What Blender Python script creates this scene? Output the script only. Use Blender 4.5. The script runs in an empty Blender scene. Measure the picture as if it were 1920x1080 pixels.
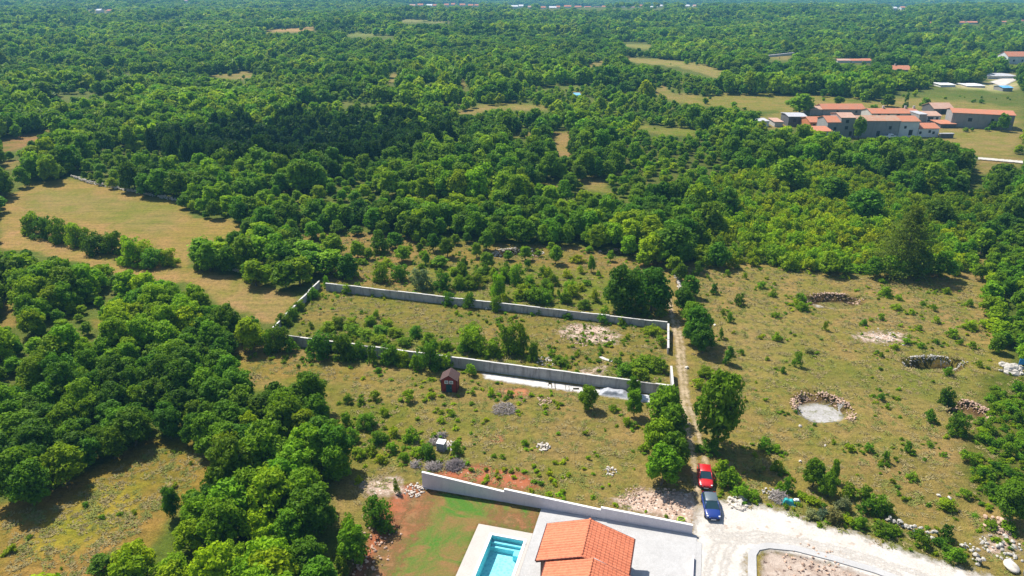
import bpy, bmesh, math, random
import numpy as np
from mathutils import Vector, Matrix, noise as mnoise
SC = bpy.context.scene
COL = SC.collection
RNG = random.Random(7)
NP = np.random.default_rng(11)

# ------------------------------------------------------------------ camera, sky, sun, exposure
F, PITCH, CAMH = 1371.0, math.radians(23), 55.0
cs, sn = math.cos(PITCH), math.sin(PITCH)
cd = bpy.data.cameras.new('camera'); cam = bpy.data.objects.new('camera', cd); COL.objects.link(cam)
cam.location = (0, 0, CAMH); cam.rotation_euler = (math.radians(90) - PITCH, 0, 0)
cd.sensor_width = 36; cd.lens = F / 1920 * 36; cd.clip_start = 1; cd.clip_end = 20000
SC.camera = cam
SUN_EL, SUN_AZ = math.radians(54), math.radians(-42)      # azimuth from +Y towards +X
W = bpy.data.worlds.new('World'); SC.world = W; W.use_nodes = True
nt = W.node_tree; bg = nt.nodes['Background']
sky = nt.nodes.new('ShaderNodeTexSky'); sky.sky_type = 'NISHITA'; sky.sun_disc = False
sky.sun_elevation = SUN_EL; sky.sun_rotation = SUN_AZ; sky.altitude = 200
nt.links.new(sky.outputs[0], bg.inputs[0]); bg.inputs[1].default_value = 0.10
sl = bpy.data.lights.new('sun', 'SUN'); so = bpy.data.objects.new('sun', sl); COL.objects.link(so)
sl.energy = 4.8; sl.angle = math.radians(0.5); sl.color = (1.0, 0.95, 0.86)
sd = Vector((math.sin(SUN_AZ) * math.cos(SUN_EL), math.cos(SUN_AZ) * math.cos(SUN_EL), math.sin(SUN_EL)))
so.rotation_euler = sd.to_track_quat('Z', 'Y').to_euler(); so.location = sd * 200
SC.view_settings.view_transform = 'Standard'; SC.view_settings.look = 'None'
SC.view_settings.exposure = 0.7; SC.view_settings.gamma = 1.0
SC.cycles.max_bounces = 5; SC.cycles.diffuse_bounces = 3; SC.cycles.glossy_bounces = 2
SC.cycles.transparent_max_bounces = 12; SC.cycles.use_denoising = True
SC.cycles.caustics_reflective = False; SC.cycles.caustics_refractive = False

# ------------------------------------------------------------------ survey helpers: photo pixel <-> ground metres
def G(px, py, z=0.0):
    dx = (px - 960) / F; dv = (py - 540) / F
    t = (z - CAMH) / (-sn - dv * cs)
    return (dx * t, (cs - dv * sn) * t)
def height_at(X, Y, py):
    k = (540 - py) / F
    return CAMH + Y * (k * cs - sn) / (cs + k * sn)
def PX(X, Y, Z):
    d = Z - CAMH; c = Y * cs - d * sn
    return 960 + F * X / c, 540 - F * (Y * sn + d * cs) / c
def depth(Y, Z=0.0): return Y * cs - (Z - CAMH) * sn
def gp(pts): return np.array([G(a, b) for a, b in pts])

_lat = NP.random((256, 256))
def vnoise(x, y, s):
    x = np.asarray(x) * s + 1000.3; y = np.asarray(y) * s + 1000.7
    xi = np.floor(x).astype(int); yi = np.floor(y).astype(int); fx = x - xi; fy = y - yi
    fx = fx * fx * (3 - 2 * fx); fy = fy * fy * (3 - 2 * fy)
    a = _lat[xi % 256, yi % 256]; b = _lat[(xi + 1) % 256, yi % 256]
    c = _lat[xi % 256, (yi + 1) % 256]; d = _lat[(xi + 1) % 256, (yi + 1) % 256]
    return (a * (1 - fx) + b * fx) * (1 - fy) + (c * (1 - fx) + d * fx) * fy
def fnoise(x, y, s): return (vnoise(x, y, s) * .55 + vnoise(x, y, s * 2.3) * .3 + vnoise(x, y, s * 5.1) * .15)
def sdist(P, poly):
    """signed distance, positive inside"""
    P = np.asarray(P, float); n = len(poly); best = np.full(len(P), 1e18); ins = np.zeros(len(P), bool)
    for i in range(n):
        a = poly[i]; b = poly[(i + 1) % n]; e = b - a; w = P - a
        t = np.clip((w @ e) / max(e @ e, 1e-9), 0, 1); d = w - t[:, None] * e
        best = np.minimum(best, (d * d).sum(1))
        if a[1] != b[1]:
            c = ((a[1] > P[:, 1]) != (b[1] > P[:, 1])) & (P[:, 0] < (b[0] - a[0]) * (P[:, 1] - a[1]) / (b[1] - a[1]) + a[0])
            ins ^= c
    return np.where(ins, 1, -1) * np.sqrt(best)
def inside(P, poly):
    P = np.asarray(P, float); ins = np.zeros(len(P), bool); n = len(poly)
    for i in range(n):
        a = poly[i]; b = poly[(i + 1) % n]
        if a[1] != b[1]:
            ins ^= ((a[1] > P[:, 1]) != (b[1] > P[:, 1])) & (P[:, 0] < (b[0] - a[0]) * (P[:, 1] - a[1]) / (b[1] - a[1]) + a[0])
    return ins
def ss(e0, e1, x):
    t = np.clip((x - e0) / (e1 - e0), 0, 1); return t * t * (3 - 2 * t)

# house plot frame: u along the rendered wall, v towards the pool
PA = math.radians(-14.668); PO = G(792, 915)
def UV(u, v): return (PO[0] + u * math.cos(PA) + v * math.sin(PA), PO[1] + u * math.sin(PA) - v * math.cos(PA))

# ------------------------------------------------------------------ object helpers
def lin(h):
    h = h.lstrip('#'); r = []
    for i in (0, 2, 4):
        c = int(h[i:i + 2], 16) / 255; r.append(c / 12.92 if c <= .04045 else ((c + .055) / 1.055) ** 2.4)
    return tuple(r) + (1.0,)
def tag(o, label=None, cat=None, group=None, kind=None):
    if label: o['label'] = label
    if cat: o['category'] = cat
    if group: o['group'] = group
    if kind: o['kind'] = kind
    return o
def link(o, parent=None):
    COL.objects.link(o)
    if parent is not None: o.parent = parent
    return o
def empty(name, loc=(0, 0, 0), rz=0.0):
    o = bpy.data.objects.new(name, None); o.location = loc; o.rotation_euler = (0, 0, rz); o.empty_display_size = .5
    COL.objects.link(o); return o
class MB:
    """collects boxes, prisms, tubes, sticks and stones for ONE mesh"""
    def __init__(s): s.v = []; s.f = []; s.m = []; s.cur = 0; s.sm = []
    def add(s, vs, fs, smooth=False):
        o = len(s.v); s.v += [tuple(x) for x in vs]; s.f += [[i + o for i in f] for f in fs]
        s.m += [s.cur] * len(fs); s.sm += [smooth] * len(fs)
    def box(s, x0, x1, y0, y1, z0, z1, M=None):
        vs = [(x, y, z) for z in (z0, z1) for x, y in ((x0, y0), (x1, y0), (x1, y1), (x0, y1))]
        if M is not None: vs = [M @ Vector(v) for v in vs]
        s.add(vs, [(3, 2, 1, 0), (4, 5, 6, 7), (0, 1, 5, 4), (1, 2, 6, 5), (2, 3, 7, 6), (3, 0, 4, 7)])
    def hexa(s, b, t): s.add(list(b) + list(t), [(3, 2, 1, 0), (4, 5, 6, 7), (0, 1, 5, 4), (1, 2, 6, 5), (2, 3, 7, 6), (3, 0, 4, 7)])
    def tube(s, pts, rad, n=6, smooth=True):
        pts = [Vector(p) for p in pts]; rings = []
        for i, p in enumerate(pts):
            d = (pts[min(i + 1, len(pts) - 1)] - pts[max(i - 1, 0)]).normalized()
            a = d.orthogonal().normalized(); b = d.cross(a); r = rad[i] if hasattr(rad, '__len__') else rad
            rings.append([p + (a * math.cos(2 * math.pi * k / n) + b * math.sin(2 * math.pi * k / n)) * r for k in range(n)])
        vs = [v for r in rings for v in r]; fs = []
        for i in range(len(pts) - 1):
            for k in range(n):
                fs.append((i * n + k, i * n + (k + 1) % n, (i + 1) * n + (k + 1) % n, (i + 1) * n + k))
        fs.append(tuple(range(n - 1, -1, -1))); fs.append(tuple((len(pts) - 1) * n + k for k in range(n)))
        s.add(vs, fs, smooth)
    def stone(s, p, r, rng, flat=.7):
        bmx = _ico; q = Matrix.Rotation(rng.random() * 6.28, 3, 'Z') @ Matrix.Rotation(rng.random() * .8, 3, 'X')
        sx, sy, sz = r * rng.uniform(.7, 1.25), r * rng.uniform(.7, 1.25), r * flat * rng.uniform(.7, 1.2)
        vs = []
        for v in bmx[0]:
            k = rng.uniform(.78, 1.12); w = q @ Vector((v[0] * sx * k, v[1] * sy * k, v[2] * sz * k)); vs.append((w.x + p[0], w.y + p[1], w.z + p[2]))
        s.add(vs, bmx[1])
    def mesh(s, name, mats):
        me = bpy.data.meshes.new(name); me.from_pydata(s.v, [], s.f)
        for m in (mats if isinstance(mats, (list, tuple)) else [mats]): me.materials.append(m)
        me.polygons.foreach_set('material_index', s.m); me.polygons.foreach_set('use_smooth', s.sm); me.update(); return me
    def build(s, name, mats, parent=None, loc=None, rz=0):
        o = bpy.data.objects.new(name, s.mesh(name, mats)); link(o, parent)
        if loc is not None: o.location = loc
        o.rotation_euler = (0, 0, rz); return o
def _mkico():
    b = bmesh.new(); bmesh.ops.create_icosphere(b, subdivisions=1, radius=1)
    b.verts.ensure_lookup_table(); r = ([tuple(v.co) for v in b.verts], [[v.index for v in f.verts] for f in b.faces]); b.free(); return r
_ico = _mkico()

# ------------------------------------------------------------------ materials
class NT:
    def __init__(s, name):
        s.m = bpy.data.materials.new(name); s.m.use_nodes = True; s.t = s.m.node_tree; s.b = s.t.nodes['Principled BSDF']
        s.out = s.t.nodes['Material Output']
    def n(s, t, **kw):
        x = s.t.nodes.new('ShaderNode' + t)
        for k, v in kw.items():
            if k[0] == '_': x.inputs[k[1:]].default_value = v
            else: setattr(x, k, v)
        return x
    def l(s, a, b): s.t.links.new(a, b); return s
    def noise(s, scale, detail=4, rough=.6, vec=None, dist=0):
        x = s.n('TexNoise'); x.inputs['Scale'].default_value = scale; x.inputs['Detail'].default_value = detail
        x.inputs['Roughness'].default_value = rough; x.inputs['Distortion'].default_value = dist
        s.l(vec if vec is not None else s.pos(), x.inputs['Vector']); return x.outputs['Fac']
    def pos(s):
        if not hasattr(s, '_p'): s._p = s.n('NewGeometry').outputs['Position']
        return s._p
    def obj(s):
        if not hasattr(s, '_o'): s._o = s.n('TexCoord').outputs['Object']
        return s._o
    def ramp(s, fac, stops):
        x = s.n('ValToRGB'); e = x.color_ramp.elements
        while len(e) < len(stops): e.new(.5)
        for i, (p, c) in enumerate(stops): e[i].position = p; e[i].color = c if len(c) == 4 else tuple(c) + (1,)
        s.l(fac, x.inputs[0]); return x.outputs[0]
    def mix(s, fac, a, b, mode='MIX'):
        x = s.n('MixRGB'); x.blend_type = mode
        for i, q in enumerate((fac, a, b)):
            if isinstance(q, bpy.types.NodeSocket): s.l(q, x.inputs[i])
            else: x.inputs[i].default_value = q if i == 0 else (tuple(q) + (1,) if len(q) == 3 else q)
        return x.outputs[0]
    def math(s, op, a, b=0.0, c=0.0, clamp=False):
        x = s.n('Math'); x.operation = op; x.use_clamp = clamp
        for i, q in enumerate((a, b, c)):
            if isinstance(q, bpy.types.NodeSocket): s.l(q, x.inputs[i])
            else: x.inputs[i].default_value = q
        return x.outputs[0]
    def attr(s, name): return s.n('Attribute', attribute_name=name)
    def bump(s, h, dist=.05, strength=1.0):
        x = s.n('Bump'); x.inputs['Distance'].default_value = dist; x.inputs['Strength'].default_value = strength
        s.l(h, x.inputs['Height']); s.l(x.outputs[0], s.b.inputs['Normal']); return s
    def col(s, c):
        if isinstance(c, bpy.types.NodeSocket): s.l(c, s.b.inputs['Base Color'])
        else: s.b.inputs['Base Color'].default_value = tuple(c)[:3] + (1,)
        return s
    def fin(s, rough=.85, spec=.3, metal=0.0):
        s.b.inputs['Roughness'].default_value = rough; s.b.inputs['Specular IOR Level'].default_value = spec
        s.b.inputs['Metallic'].default_value = metal; return s.m
def simple(name, c, rough=.7, var=.15, scale=3, spec=.3, metal=0.0, bump=0.0, local=True):
    t = NT(name); n = t.noise(scale, 5, .65, t.obj() if local else None)
    c = tuple(c)[:3]; a = tuple(x * (1 - var) for x in c); b = tuple(min(1, x * (1 + var)) for x in c)
    t.col(t.ramp(n, [(.3, a), (.7, b)]))
    if bump: t.bump(n, bump)
    return t.fin(rough, spec, metal)
def leafmat(name, c, hue=.25, val=.26, trans=.38):
    t = NT(name); oi = t.n('ObjectInfo')
    c = tuple(c)[:3]
    warm = (c[0] * (1 + hue * 1.6), c[1] * (1 + hue * .3), c[2] * .8); cold = (c[0] * (1 - hue), c[1] * (1 - hue * .35), c[2] * (1 + hue * .6))
    k = t.mix(oi.outputs['Random'], cold, warm)
    vr = t.math('FRACT', t.math('MULTIPLY', oi.outputs['Random'], 7.31)); k = t.mix(1, k, t.ramp(vr, [(0, (1 - val * .8,) * 3), (1, (1 + val,) * 3)]), 'MULTIPLY'); n = t.noise(.9, 3, .6); k2 = t.mix(t.ramp(n, [(.35, (0, 0, 0)), (.65, (1, 1, 1))]), t.mix(1, k, (.74, .78, .74), 'MULTIPLY'), t.mix(1, k, (1.28, 1.22, 1.05), 'MULTIPLY'))
    big = t.noise(.02, 2, .5); k2 = t.mix(t.ramp(big, [(.42, (0, 0, 0)), (.6, (1, 1, 1))]), k2, t.mix(1, k2, (1.55, 1.42, .8), 'MULTIPLY'))
    t.col(k2); t.fin(.6, .10)
    tr = t.n('BsdfTranslucent'); t.l(t.mix(1, k2, (1.25, 1.2, .6), 'MULTIPLY'), tr.inputs[0])
    mx = t.n('MixShader'); mx.inputs[0].default_value = trans
    t.l(t.b.outputs[0], mx.inputs[1]).l(tr.outputs[0], mx.inputs[2]).l(mx.outputs[0], t.out.inputs['Surface'])
    return t.m
LEAF = {'dark': leafmat('leaf_dark', (.074, .170, .009)), 'mid': leafmat('leaf_mid', (.112, .238, .009)), 'bright': leafmat('leaf_bright', (.158, .285, .007)),
        'hazel': leafmat('leaf_hazel', (.160, .262, .004)), 'grey': leafmat('leaf_grey', (.15, .19, .10)), 'pine': leafmat('leaf_pine', (.075, .125, .014), .1, .05), 'straw': simple('dry_grass', (.29, .235, .10), .9, .15, .5, .1, local=False), 'weed': simple('green_weed', (.20, .215, .05), .9, .2, .5, .1, local=False),
        'deep': leafmat('leaf_deep_shade', (.030, .078, .010), .15, .15)}  # deep: leaf colour darkened to paint in the shaded faces of the ravine grove
BARK = simple('bark', (.11, .09, .065), .9, .35, 6, bump=.03)
STONE = simple('limestone', (.42, .39, .34), .9, .3, 1.6, bump=.05, local=False)
STONEW = simple('pale_limestone', (.58, .52, .45), .9, .25, 1.6, bump=.04, local=False)
STONER = simple('reddish_stone', (.48, .33, .24), .9, .35, 1.2, bump=.04, local=False)
STICK = simple('dry_wood', (.30, .26, .24), .9, .35, 5)

# ------------------------------------------------------------------ terrain
def E(px, py, wpx, hpx, dep):
    """karst pit: pixel box -> ground ellipse"""
    c = G(px, py); a = G(px - wpx / 2, py); t = G(px, py - hpx / 2); b = G(px, py + hpx / 2)
    return (c[0], (t[1] + b[1]) / 2, abs(c[0] - a[0]), (t[1] - b[1]) / 2, dep)
PITS = [E(1543, 766, 108, 62, 1.1), E(1568, 565, 112, 30, 1.3), E(1757, 684, 118, 32, 1.6), E(1815, 772, 76, 44, 1.2), E(972, 477, 92, 22, 1.2), E(1160, 474, 70, 14, 1.2)]
RAV = G(590, 268)
POOL = [UV(9.7, 5.3), UV(14.0, 5.3), UV(14.0, 14.6), UV(9.7, 14.6)]
def hgt(x, y):
    x = np.asarray(x, float); y = np.asarray(y, float); z = np.zeros_like(x)
    for cx, cy, rx, ry, dp in PITS:
        an = np.arctan2((y - cy) / ry, (x - cx) / rx)
        r = np.sqrt(((x - cx) / rx) ** 2 + ((y - cy) / ry) ** 2) * (1 + .1 * np.sin(3 * an + cx) + .06 * np.sin(7 * an))
        near = np.clip((cy - y) / ry, 0, 1) * .75      # the side towards the road slopes out gently
        z -= dp * (1 - ss(.80 - near, 1.04, r))
    z -= 15 * np.exp(-(((x - RAV[0]) / 34) ** 2 + ((y - RAV[1]) / 26) ** 2))
    z += ss(230, 420, y) * (fnoise(x, y, .009) - .5) * 5 * ss(40, 90, np.hypot(x - 150, y - 290))
    z += ss(450, 900, y) * (fnoise(x, y, .003) - .5) * 16
    dr = ss(1480, 1950, y) * ss(-420, -150, x); z -= 26 * dr
    z += ss(3300, 6200, y) * 62 * (.6 + .4 * fnoise(x, y, .0012))
    cut = inside(np.stack([x.ravel(), y.ravel()], 1), np.array(POOL)).reshape(x.shape); z = np.where(cut, -2.4, z)
    return z
def h1(x, y): return float(hgt(np.array([x]), np.array([y]))[0])

# visible open ground, photo pixels (no tall crown may cover it)
OPEN = {
 'mown_meadow': [(0, 378), (60, 342), (130, 334), (340, 380), (360, 408), (430, 412), (462, 425), (420, 450), (360, 455), (352, 500), (420, 515), (500, 540), (545, 555), (552, 568), (520, 602), (490, 605), (462, 575), (410, 572), (395, 545), (340, 525), (290, 512), (215, 512), (205, 495), (150, 490), (90, 478), (60, 468), (0, 468)],
 'left_gap': [(0, 565), (30, 560), (34, 612), (0, 615)], 'left_gap2': [(172, 597), (195, 600), (198, 620), (174, 612)],
 'bottom_meadow': [(0, 965), (130, 930), (255, 850), (280, 840), (385, 838), (395, 870), (365, 905), (305, 955), (255, 1010), (220, 1045), (165, 1072), (150, 1100), (0, 1100)],
 'shed_field': [(425, 658), (470, 655), (560, 668), (640, 690), (780, 705), (870, 715), (905, 705), (1230, 745), (1235, 765), (1210, 800), (1200, 870), (1205, 930), (1300, 960), (1310, 1100), (1500, 1700), (300, 1700), (668, 1100), (690, 1010), (655, 950), (660, 900), (655, 830), (640, 750), (580, 705), (470, 722), (452, 692)],
 'walled_plot': [(598, 530), (1250, 603), (1260, 740), (542, 645)],
  'side_wall': [(506, 614), (590, 525), (606, 522), (560, 590), (524, 622)],
 'orchard': [(560, 440), (640, 432), (860, 452), (1080, 462), (1160, 482), (1240, 492), (1272, 520), (1258, 610), (620, 530), (575, 480)],
 'right_field': [(1260, 500), (1310, 497), (1420, 500), (1600, 512), (1690, 520), (1810, 520), (1838, 490), (1833, 545), (1858, 600), (1858, 665), (1880, 690), (1850, 740), (1848, 780), (1810, 860), (1815, 930), (1850, 965), (1920, 985), (1980, 1000), (2300, 1700), (1000, 1700), (1250, 1100), (1262, 930), (1280, 740), (1258, 610)],
 'c1': [(497, 54), (590, 52), (592, 62), (540, 64), (500, 63)], 'c2': [(645, 66), (742, 65), (740, 71), (650, 72)], 'c3': [(750, 36), (800, 40), (850, 41), (845, 46), (752, 45)],
 'c4': [(385, 140), (440, 134), (480, 131), (470, 145), (440, 148)], 'c5': [(722, 152), (735, 136), (748, 136), (742, 158), (724, 160)], 'c6': [(862, 152), (874, 150), (873, 168), (863, 166)],
 'c7': [(855, 212), (900, 198), (950, 193), (1030, 200), (1025, 208), (960, 206), (922, 206), (900, 216), (857, 220)], 'c8': [(950, 247), (1000, 248), (990, 258), (952, 259)], 'c9': [(1036, 248), (1075, 248), (1068, 275), (1078, 300), (1040, 292)],
 'c10': [(1080, 330), (1125, 328), (1142, 362), (1105, 358)], 'c11': [(856, 262), (868, 262), (868, 284), (858, 280)], 'c12': [(1015, 335), (1050, 340), (1045, 350), (1018, 345)],
 'c13': [(1160, 78), (1220, 80), (1222, 92), (1175, 88)], 'c14': [(1085, 124), (1130, 114), (1140, 121), (1095, 131)], 'c15': [(1170, 106), (1230, 108), (1300, 115), (1360, 135), (1345, 147), (1290, 132), (1180, 114)],
 'c16': [(1222, 172), (1245, 160), (1260, 175), (1310, 180), (1300, 196), (1240, 183)], 'c17': [(1195, 228), (1230, 238), (1300, 240), (1318, 250), (1250, 254), (1200, 240)],
 'village_meadow': [(1260, 190), (1300, 182), (1400, 176), (1560, 178), (1620, 186), (1530, 196), (1470, 208), (1400, 206), (1330, 200)],
 'far_meadow': [(1650, 178), (1730, 165), (1900, 158), (1920, 180), (1920, 205), (1850, 200), (1780, 194), (1700, 186)],
 'village': [(1422, 222), (1520, 192), (1740, 188), (1900, 203), (1920, 240), (1920, 262), (1895, 300), (1830, 292), (1780, 265), (1690, 256), (1600, 262), (1500, 236), (1440, 244)],
 'village2': [(1832, 290), (1920, 292), (1920, 306), (1880, 330), (1835, 325)], 'vroad': [(1760, 156), (1850, 156), (1850, 138), (1905, 135), (1912, 165), (1880, 175), (1760, 168)],
 'v3': [(1890, 100), (1920, 95), (1920, 118), (1890, 118)], 'v4': [(1670, 122), (1710, 122), (1712, 138), (1670, 136)], 'v5': [(1568, 109), (1636, 109), (1636, 117), (1568, 117)], 'v6': [(1632, 130), (1648, 130), (1648, 137), (1632, 137)], 'v7': [(1434, 104), (1492, 99), (1478, 114), (1440, 112)],
 'red_soil': [(0, 262), (60, 248), (100, 238), (98, 252), (40, 278), (0, 288)], 'tan_left': [(0, 302), (42, 300), (40, 312), (0, 320)],
 'p1': [(160, 18), (215, 17), (212, 26), (165, 27)], 'p2': [(1075, 174), (1092, 173), (1090, 182), (1076, 183)],
}
OPENP = {k: np.array(v, float) for k, v in OPEN.items()}

WOODF = (.10, .125, .034)
GC = [  # (pixel polygon, colour, feather m)
 (OPEN['mown_meadow'], (.27, .195, .09), 1.5), ([(60, 350), (330, 385), (340, 420), (300, 440), (120, 400), (40, 395)], (.225, .190, .082), 6),
 ([(0, 420), (60, 445), (190, 480), (350, 510), (420, 530), (330, 530), (210, 512), (60, 470), (0, 465)], (.30, .205, .115), 2), ([(360, 505), (480, 530), (552, 560), (520, 605), (460, 590), (400, 560)], (.27, .20, .115), 3),
 (OPEN['left_gap'], (.22, .17, .07), 1), (OPEN['left_gap2'], (.22, .17, .07), 1),
 (OPEN['bottom_meadow'], (.245, .17, .06), 1.2), ([(60, 1010), (180, 915), (270, 890), (250, 960), (140, 1030), (80, 1045)], (.26, .225, .04), 3.5),
 (OPEN['shed_field'], (.225, .18, .085), 1.5), ([(470, 690), (560, 690), (650, 730), (760, 760), (800, 840), (700, 880), (650, 860), (640, 760)], (.155, .16, .035), 4),
 ([(440, 660), (560, 672), (700, 700), (720, 725), (600, 705), (470, 715)], (.23, .175, .065), 2),
 (OPEN['walled_plot'], (.195, .165, .060), 1), ([(560, 605), (700, 600), (900, 640), (1000, 670), (980, 690), (700, 660), (550, 640)], (.13, .15, .028), 3), ([(1130, 690), (1240, 670), (1255, 730), (1150, 715)], (.13, .16, .03), 3),
 (OPEN['orchard'], (.225, .165, .075), 2), ([(780, 490), (1100, 505), (1210, 550), (1190, 595), (760, 560)], (.165, .175, .045), 5),
 (OPEN['right_field'], (.245, .19, .095), 1.5), ([(1480, 660), (1700, 690), (1830, 700), (1820, 780), (1600, 740), (1420, 720)], (.18, .175, .06), 6), ([(1400, 560), (1500, 600), (1500, 700), (1380, 720), (1350, 620)], (.235, .195, .095), 5),
 ([(1500, 900), (1700, 850), (1810, 900), (1840, 960), (1700, 980)], (.21, .17, .075), 4), ([(1840, 700), (1920, 690), (1920, 960), (1820, 940), (1800, 860)], (.12, .125, .04), 3),
 ([(1430, 930), (1560, 945), (1700, 990), (1850, 1060), (1780, 1075), (1620, 1010), (1480, 970)], (.17, .15, .07), 1.5),
]
FARC = {'c1': (.36, .23, .14), 'c2': (.17, .20, .07), 'c3': (.22, .22, .12), 'c17': (.17, .18, .05), 'village_meadow': (.205, .185, .065), 'far_meadow': (.15, .18, .05), 'village': (.23, .19, .09), 'village2': (.21, .17, .08), 'vroad': (.40, .36, .31), 'red_soil': (.25, .15, .085), 'tan_left': (.24, .18, .09), 'c9': (.25, .18, .10), 'c13': (.21, .21, .08), 'c15': (.24, .21, .10)}
for k in list(OPEN):
    if k[0] in 'cvprt' and k not in ('right_field',): GC.append((OPEN[k], FARC.get(k, (.225, .185, .09)), 3))

def axis(lo, f0, f1, hi, step, grow):
    a = list(np.arange(f0, f1, step)); s = step; x = f0
    while x > lo: s *= grow; x -= s; a.insert(0, max(x, lo))
    s = step; x = a[-1]
    while x < hi: s *= grow; x += s; a.append(min(x, hi))
    return np.array(a)
def grid_mesh(name, X, Y, Z, keep=None):
    ny, nx = X.shape; v = np.stack([X.ravel(), Y.ravel(), Z.ravel()], 1)
    i = np.arange((ny - 1) * (nx - 1)); r = i // (nx - 1); c = i % (nx - 1)
    q = np.stack([r * nx + c, r * nx + c + 1, (r + 1) * nx + c + 1, (r + 1) * nx + c], 1)
    if keep is not None:
        kf = keep.ravel()[q].any(1); q = q[kf]; used = np.unique(q); mp = np.full(len(v), -1); mp[used] = np.arange(len(used)); q = mp[q]; v = v[used]
    else: used = np.arange(len(v))
    return np_mesh(name, v, q), used
def np_mesh(name, v, q, smooth=True):
    me = bpy.data.meshes.new(name); k = q.shape[1]
    me.vertices.add(len(v)); me.vertices.foreach_set('co', np.asarray(v, np.float32).ravel())
    me.loops.add(q.size); me.loops.foreach_set('vertex_index', q.astype(np.int32).ravel())
    me.polygons.add(len(q)); me.polygons.foreach_set('loop_start', np.arange(0, q.size, k, dtype=np.int32))
    me.polygons.foreach_set('use_smooth', np.full(len(q), smooth)); me.update(calc_edges=True); return me
def set_attr(me, name, typ, data):
    a = me.attributes.new(name, typ, 'POINT'); a.data.foreach_set({'FLOAT': 'value', 'INT': 'value', 'FLOAT_VECTOR': 'vector', 'FLOAT_COLOR': 'color'}[typ], np.ascontiguousarray(data).ravel())

ax = axis(-5200, -112, 128, 5200, .62, 1.07); ay = axis(-60, 46, 182, 6900, .62, 1.045)
GX, GY = np.meshgrid(ax, ay); GZ = hgt(GX, GY)
gme, _ = grid_mesh('ground', GX, GY, GZ)
gP = np.stack([GX.ravel(), GY.ravel()], 1); gcol = np.ones((len(gP), 4), np.float32)
wob = np.stack([fnoise(gP[:, 0], gP[:, 1], .35) - .5, fnoise(gP[:, 0] + 77, gP[:, 1] - 31, .35) - .5], 1)
fr = fnoise(gP[:, 0], gP[:, 1], .01)[:, None]
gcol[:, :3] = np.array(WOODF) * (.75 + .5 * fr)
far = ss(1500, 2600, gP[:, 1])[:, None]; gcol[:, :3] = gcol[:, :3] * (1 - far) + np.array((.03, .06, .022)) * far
for poly, c, fe in GC:
    gpo = gp(poly); lo = gpo.min(0) - 8; hi = gpo.max(0) + 8
    s = np.where(((gP >= lo) & (gP <= hi)).all(1))[0]
    if not len(s): continue
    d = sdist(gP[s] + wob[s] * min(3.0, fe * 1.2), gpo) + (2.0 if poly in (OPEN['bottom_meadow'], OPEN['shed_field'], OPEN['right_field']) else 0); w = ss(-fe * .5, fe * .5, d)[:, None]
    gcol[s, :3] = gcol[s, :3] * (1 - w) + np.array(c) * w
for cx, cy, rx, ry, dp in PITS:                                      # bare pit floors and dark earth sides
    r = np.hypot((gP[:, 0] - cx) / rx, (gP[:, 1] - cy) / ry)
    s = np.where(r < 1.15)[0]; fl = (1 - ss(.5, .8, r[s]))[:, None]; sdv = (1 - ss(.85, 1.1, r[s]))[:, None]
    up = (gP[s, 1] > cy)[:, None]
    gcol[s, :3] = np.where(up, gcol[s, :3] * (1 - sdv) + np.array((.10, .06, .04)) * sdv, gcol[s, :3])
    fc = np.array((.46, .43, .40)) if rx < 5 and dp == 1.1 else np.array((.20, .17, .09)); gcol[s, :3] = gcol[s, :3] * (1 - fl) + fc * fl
gcol[:, :3] *= np.array((1.06, .93, .68))
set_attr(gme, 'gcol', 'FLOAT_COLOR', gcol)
def ground_mat():
    t = NT('ground_soil_and_dry_grass'); a = t.attr('gcol').outputs['Color']
    n1 = t.noise(.16, 6, .62, dist=.6); n2 = t.noise(1.3, 5, .7); n3 = t.noise(5, 3, .7); n4 = t.noise(.045, 3, .5)
    k = t.mix(t.ramp(n1, [(.40, (0, 0, 0)), (.66, (1, 1, 1))]), a, t.mix(1, a, (.68, .92, .50), 'MULTIPLY'))
    k = t.mix(t.ramp(n4, [(.45, (0, 0, 0)), (.7, (1, 1, 1))]), k, t.mix(1, k, (.86, .98, .66), 'MULTIPLY'))
    mp = t.n('Mapping'); t.l(t.pos(), mp.inputs[0]); mp.inputs['Rotation'].default_value = (0, 0, math.radians(26)); mp.inputs['Scale'].default_value = (.07, .75, 1)
    k = t.mix(1, k, t.ramp(t.noise(1.0, 4, .65, mp.outputs[0]), [(.33, (.84, .86, .84)), (.67, (1.18, 1.13, 1.1))]), 'MULTIPLY')
    k = t.mix(1, k, t.ramp(n2, [(.28, (.58, .58, .55)), (.5, (1, 1, 1)), (.74, (1.3, 1.25, 1.2))]), 'MULTIPLY')
    k = t.mix(1, k, t.ramp(n3, [(.3, (.70, .72, .68)), (.7, (1.25, 1.22, 1.2))]), 'MULTIPLY')
    t.col(k); t.bump(t.math('ADD', n2, t.math('MULTIPLY', n3, .5)), .35, .9); return t.fin(.95, .1)
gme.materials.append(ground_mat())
ground = link(bpy.data.objects.new('ground', gme)); tag(ground, kind='structure')

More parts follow.
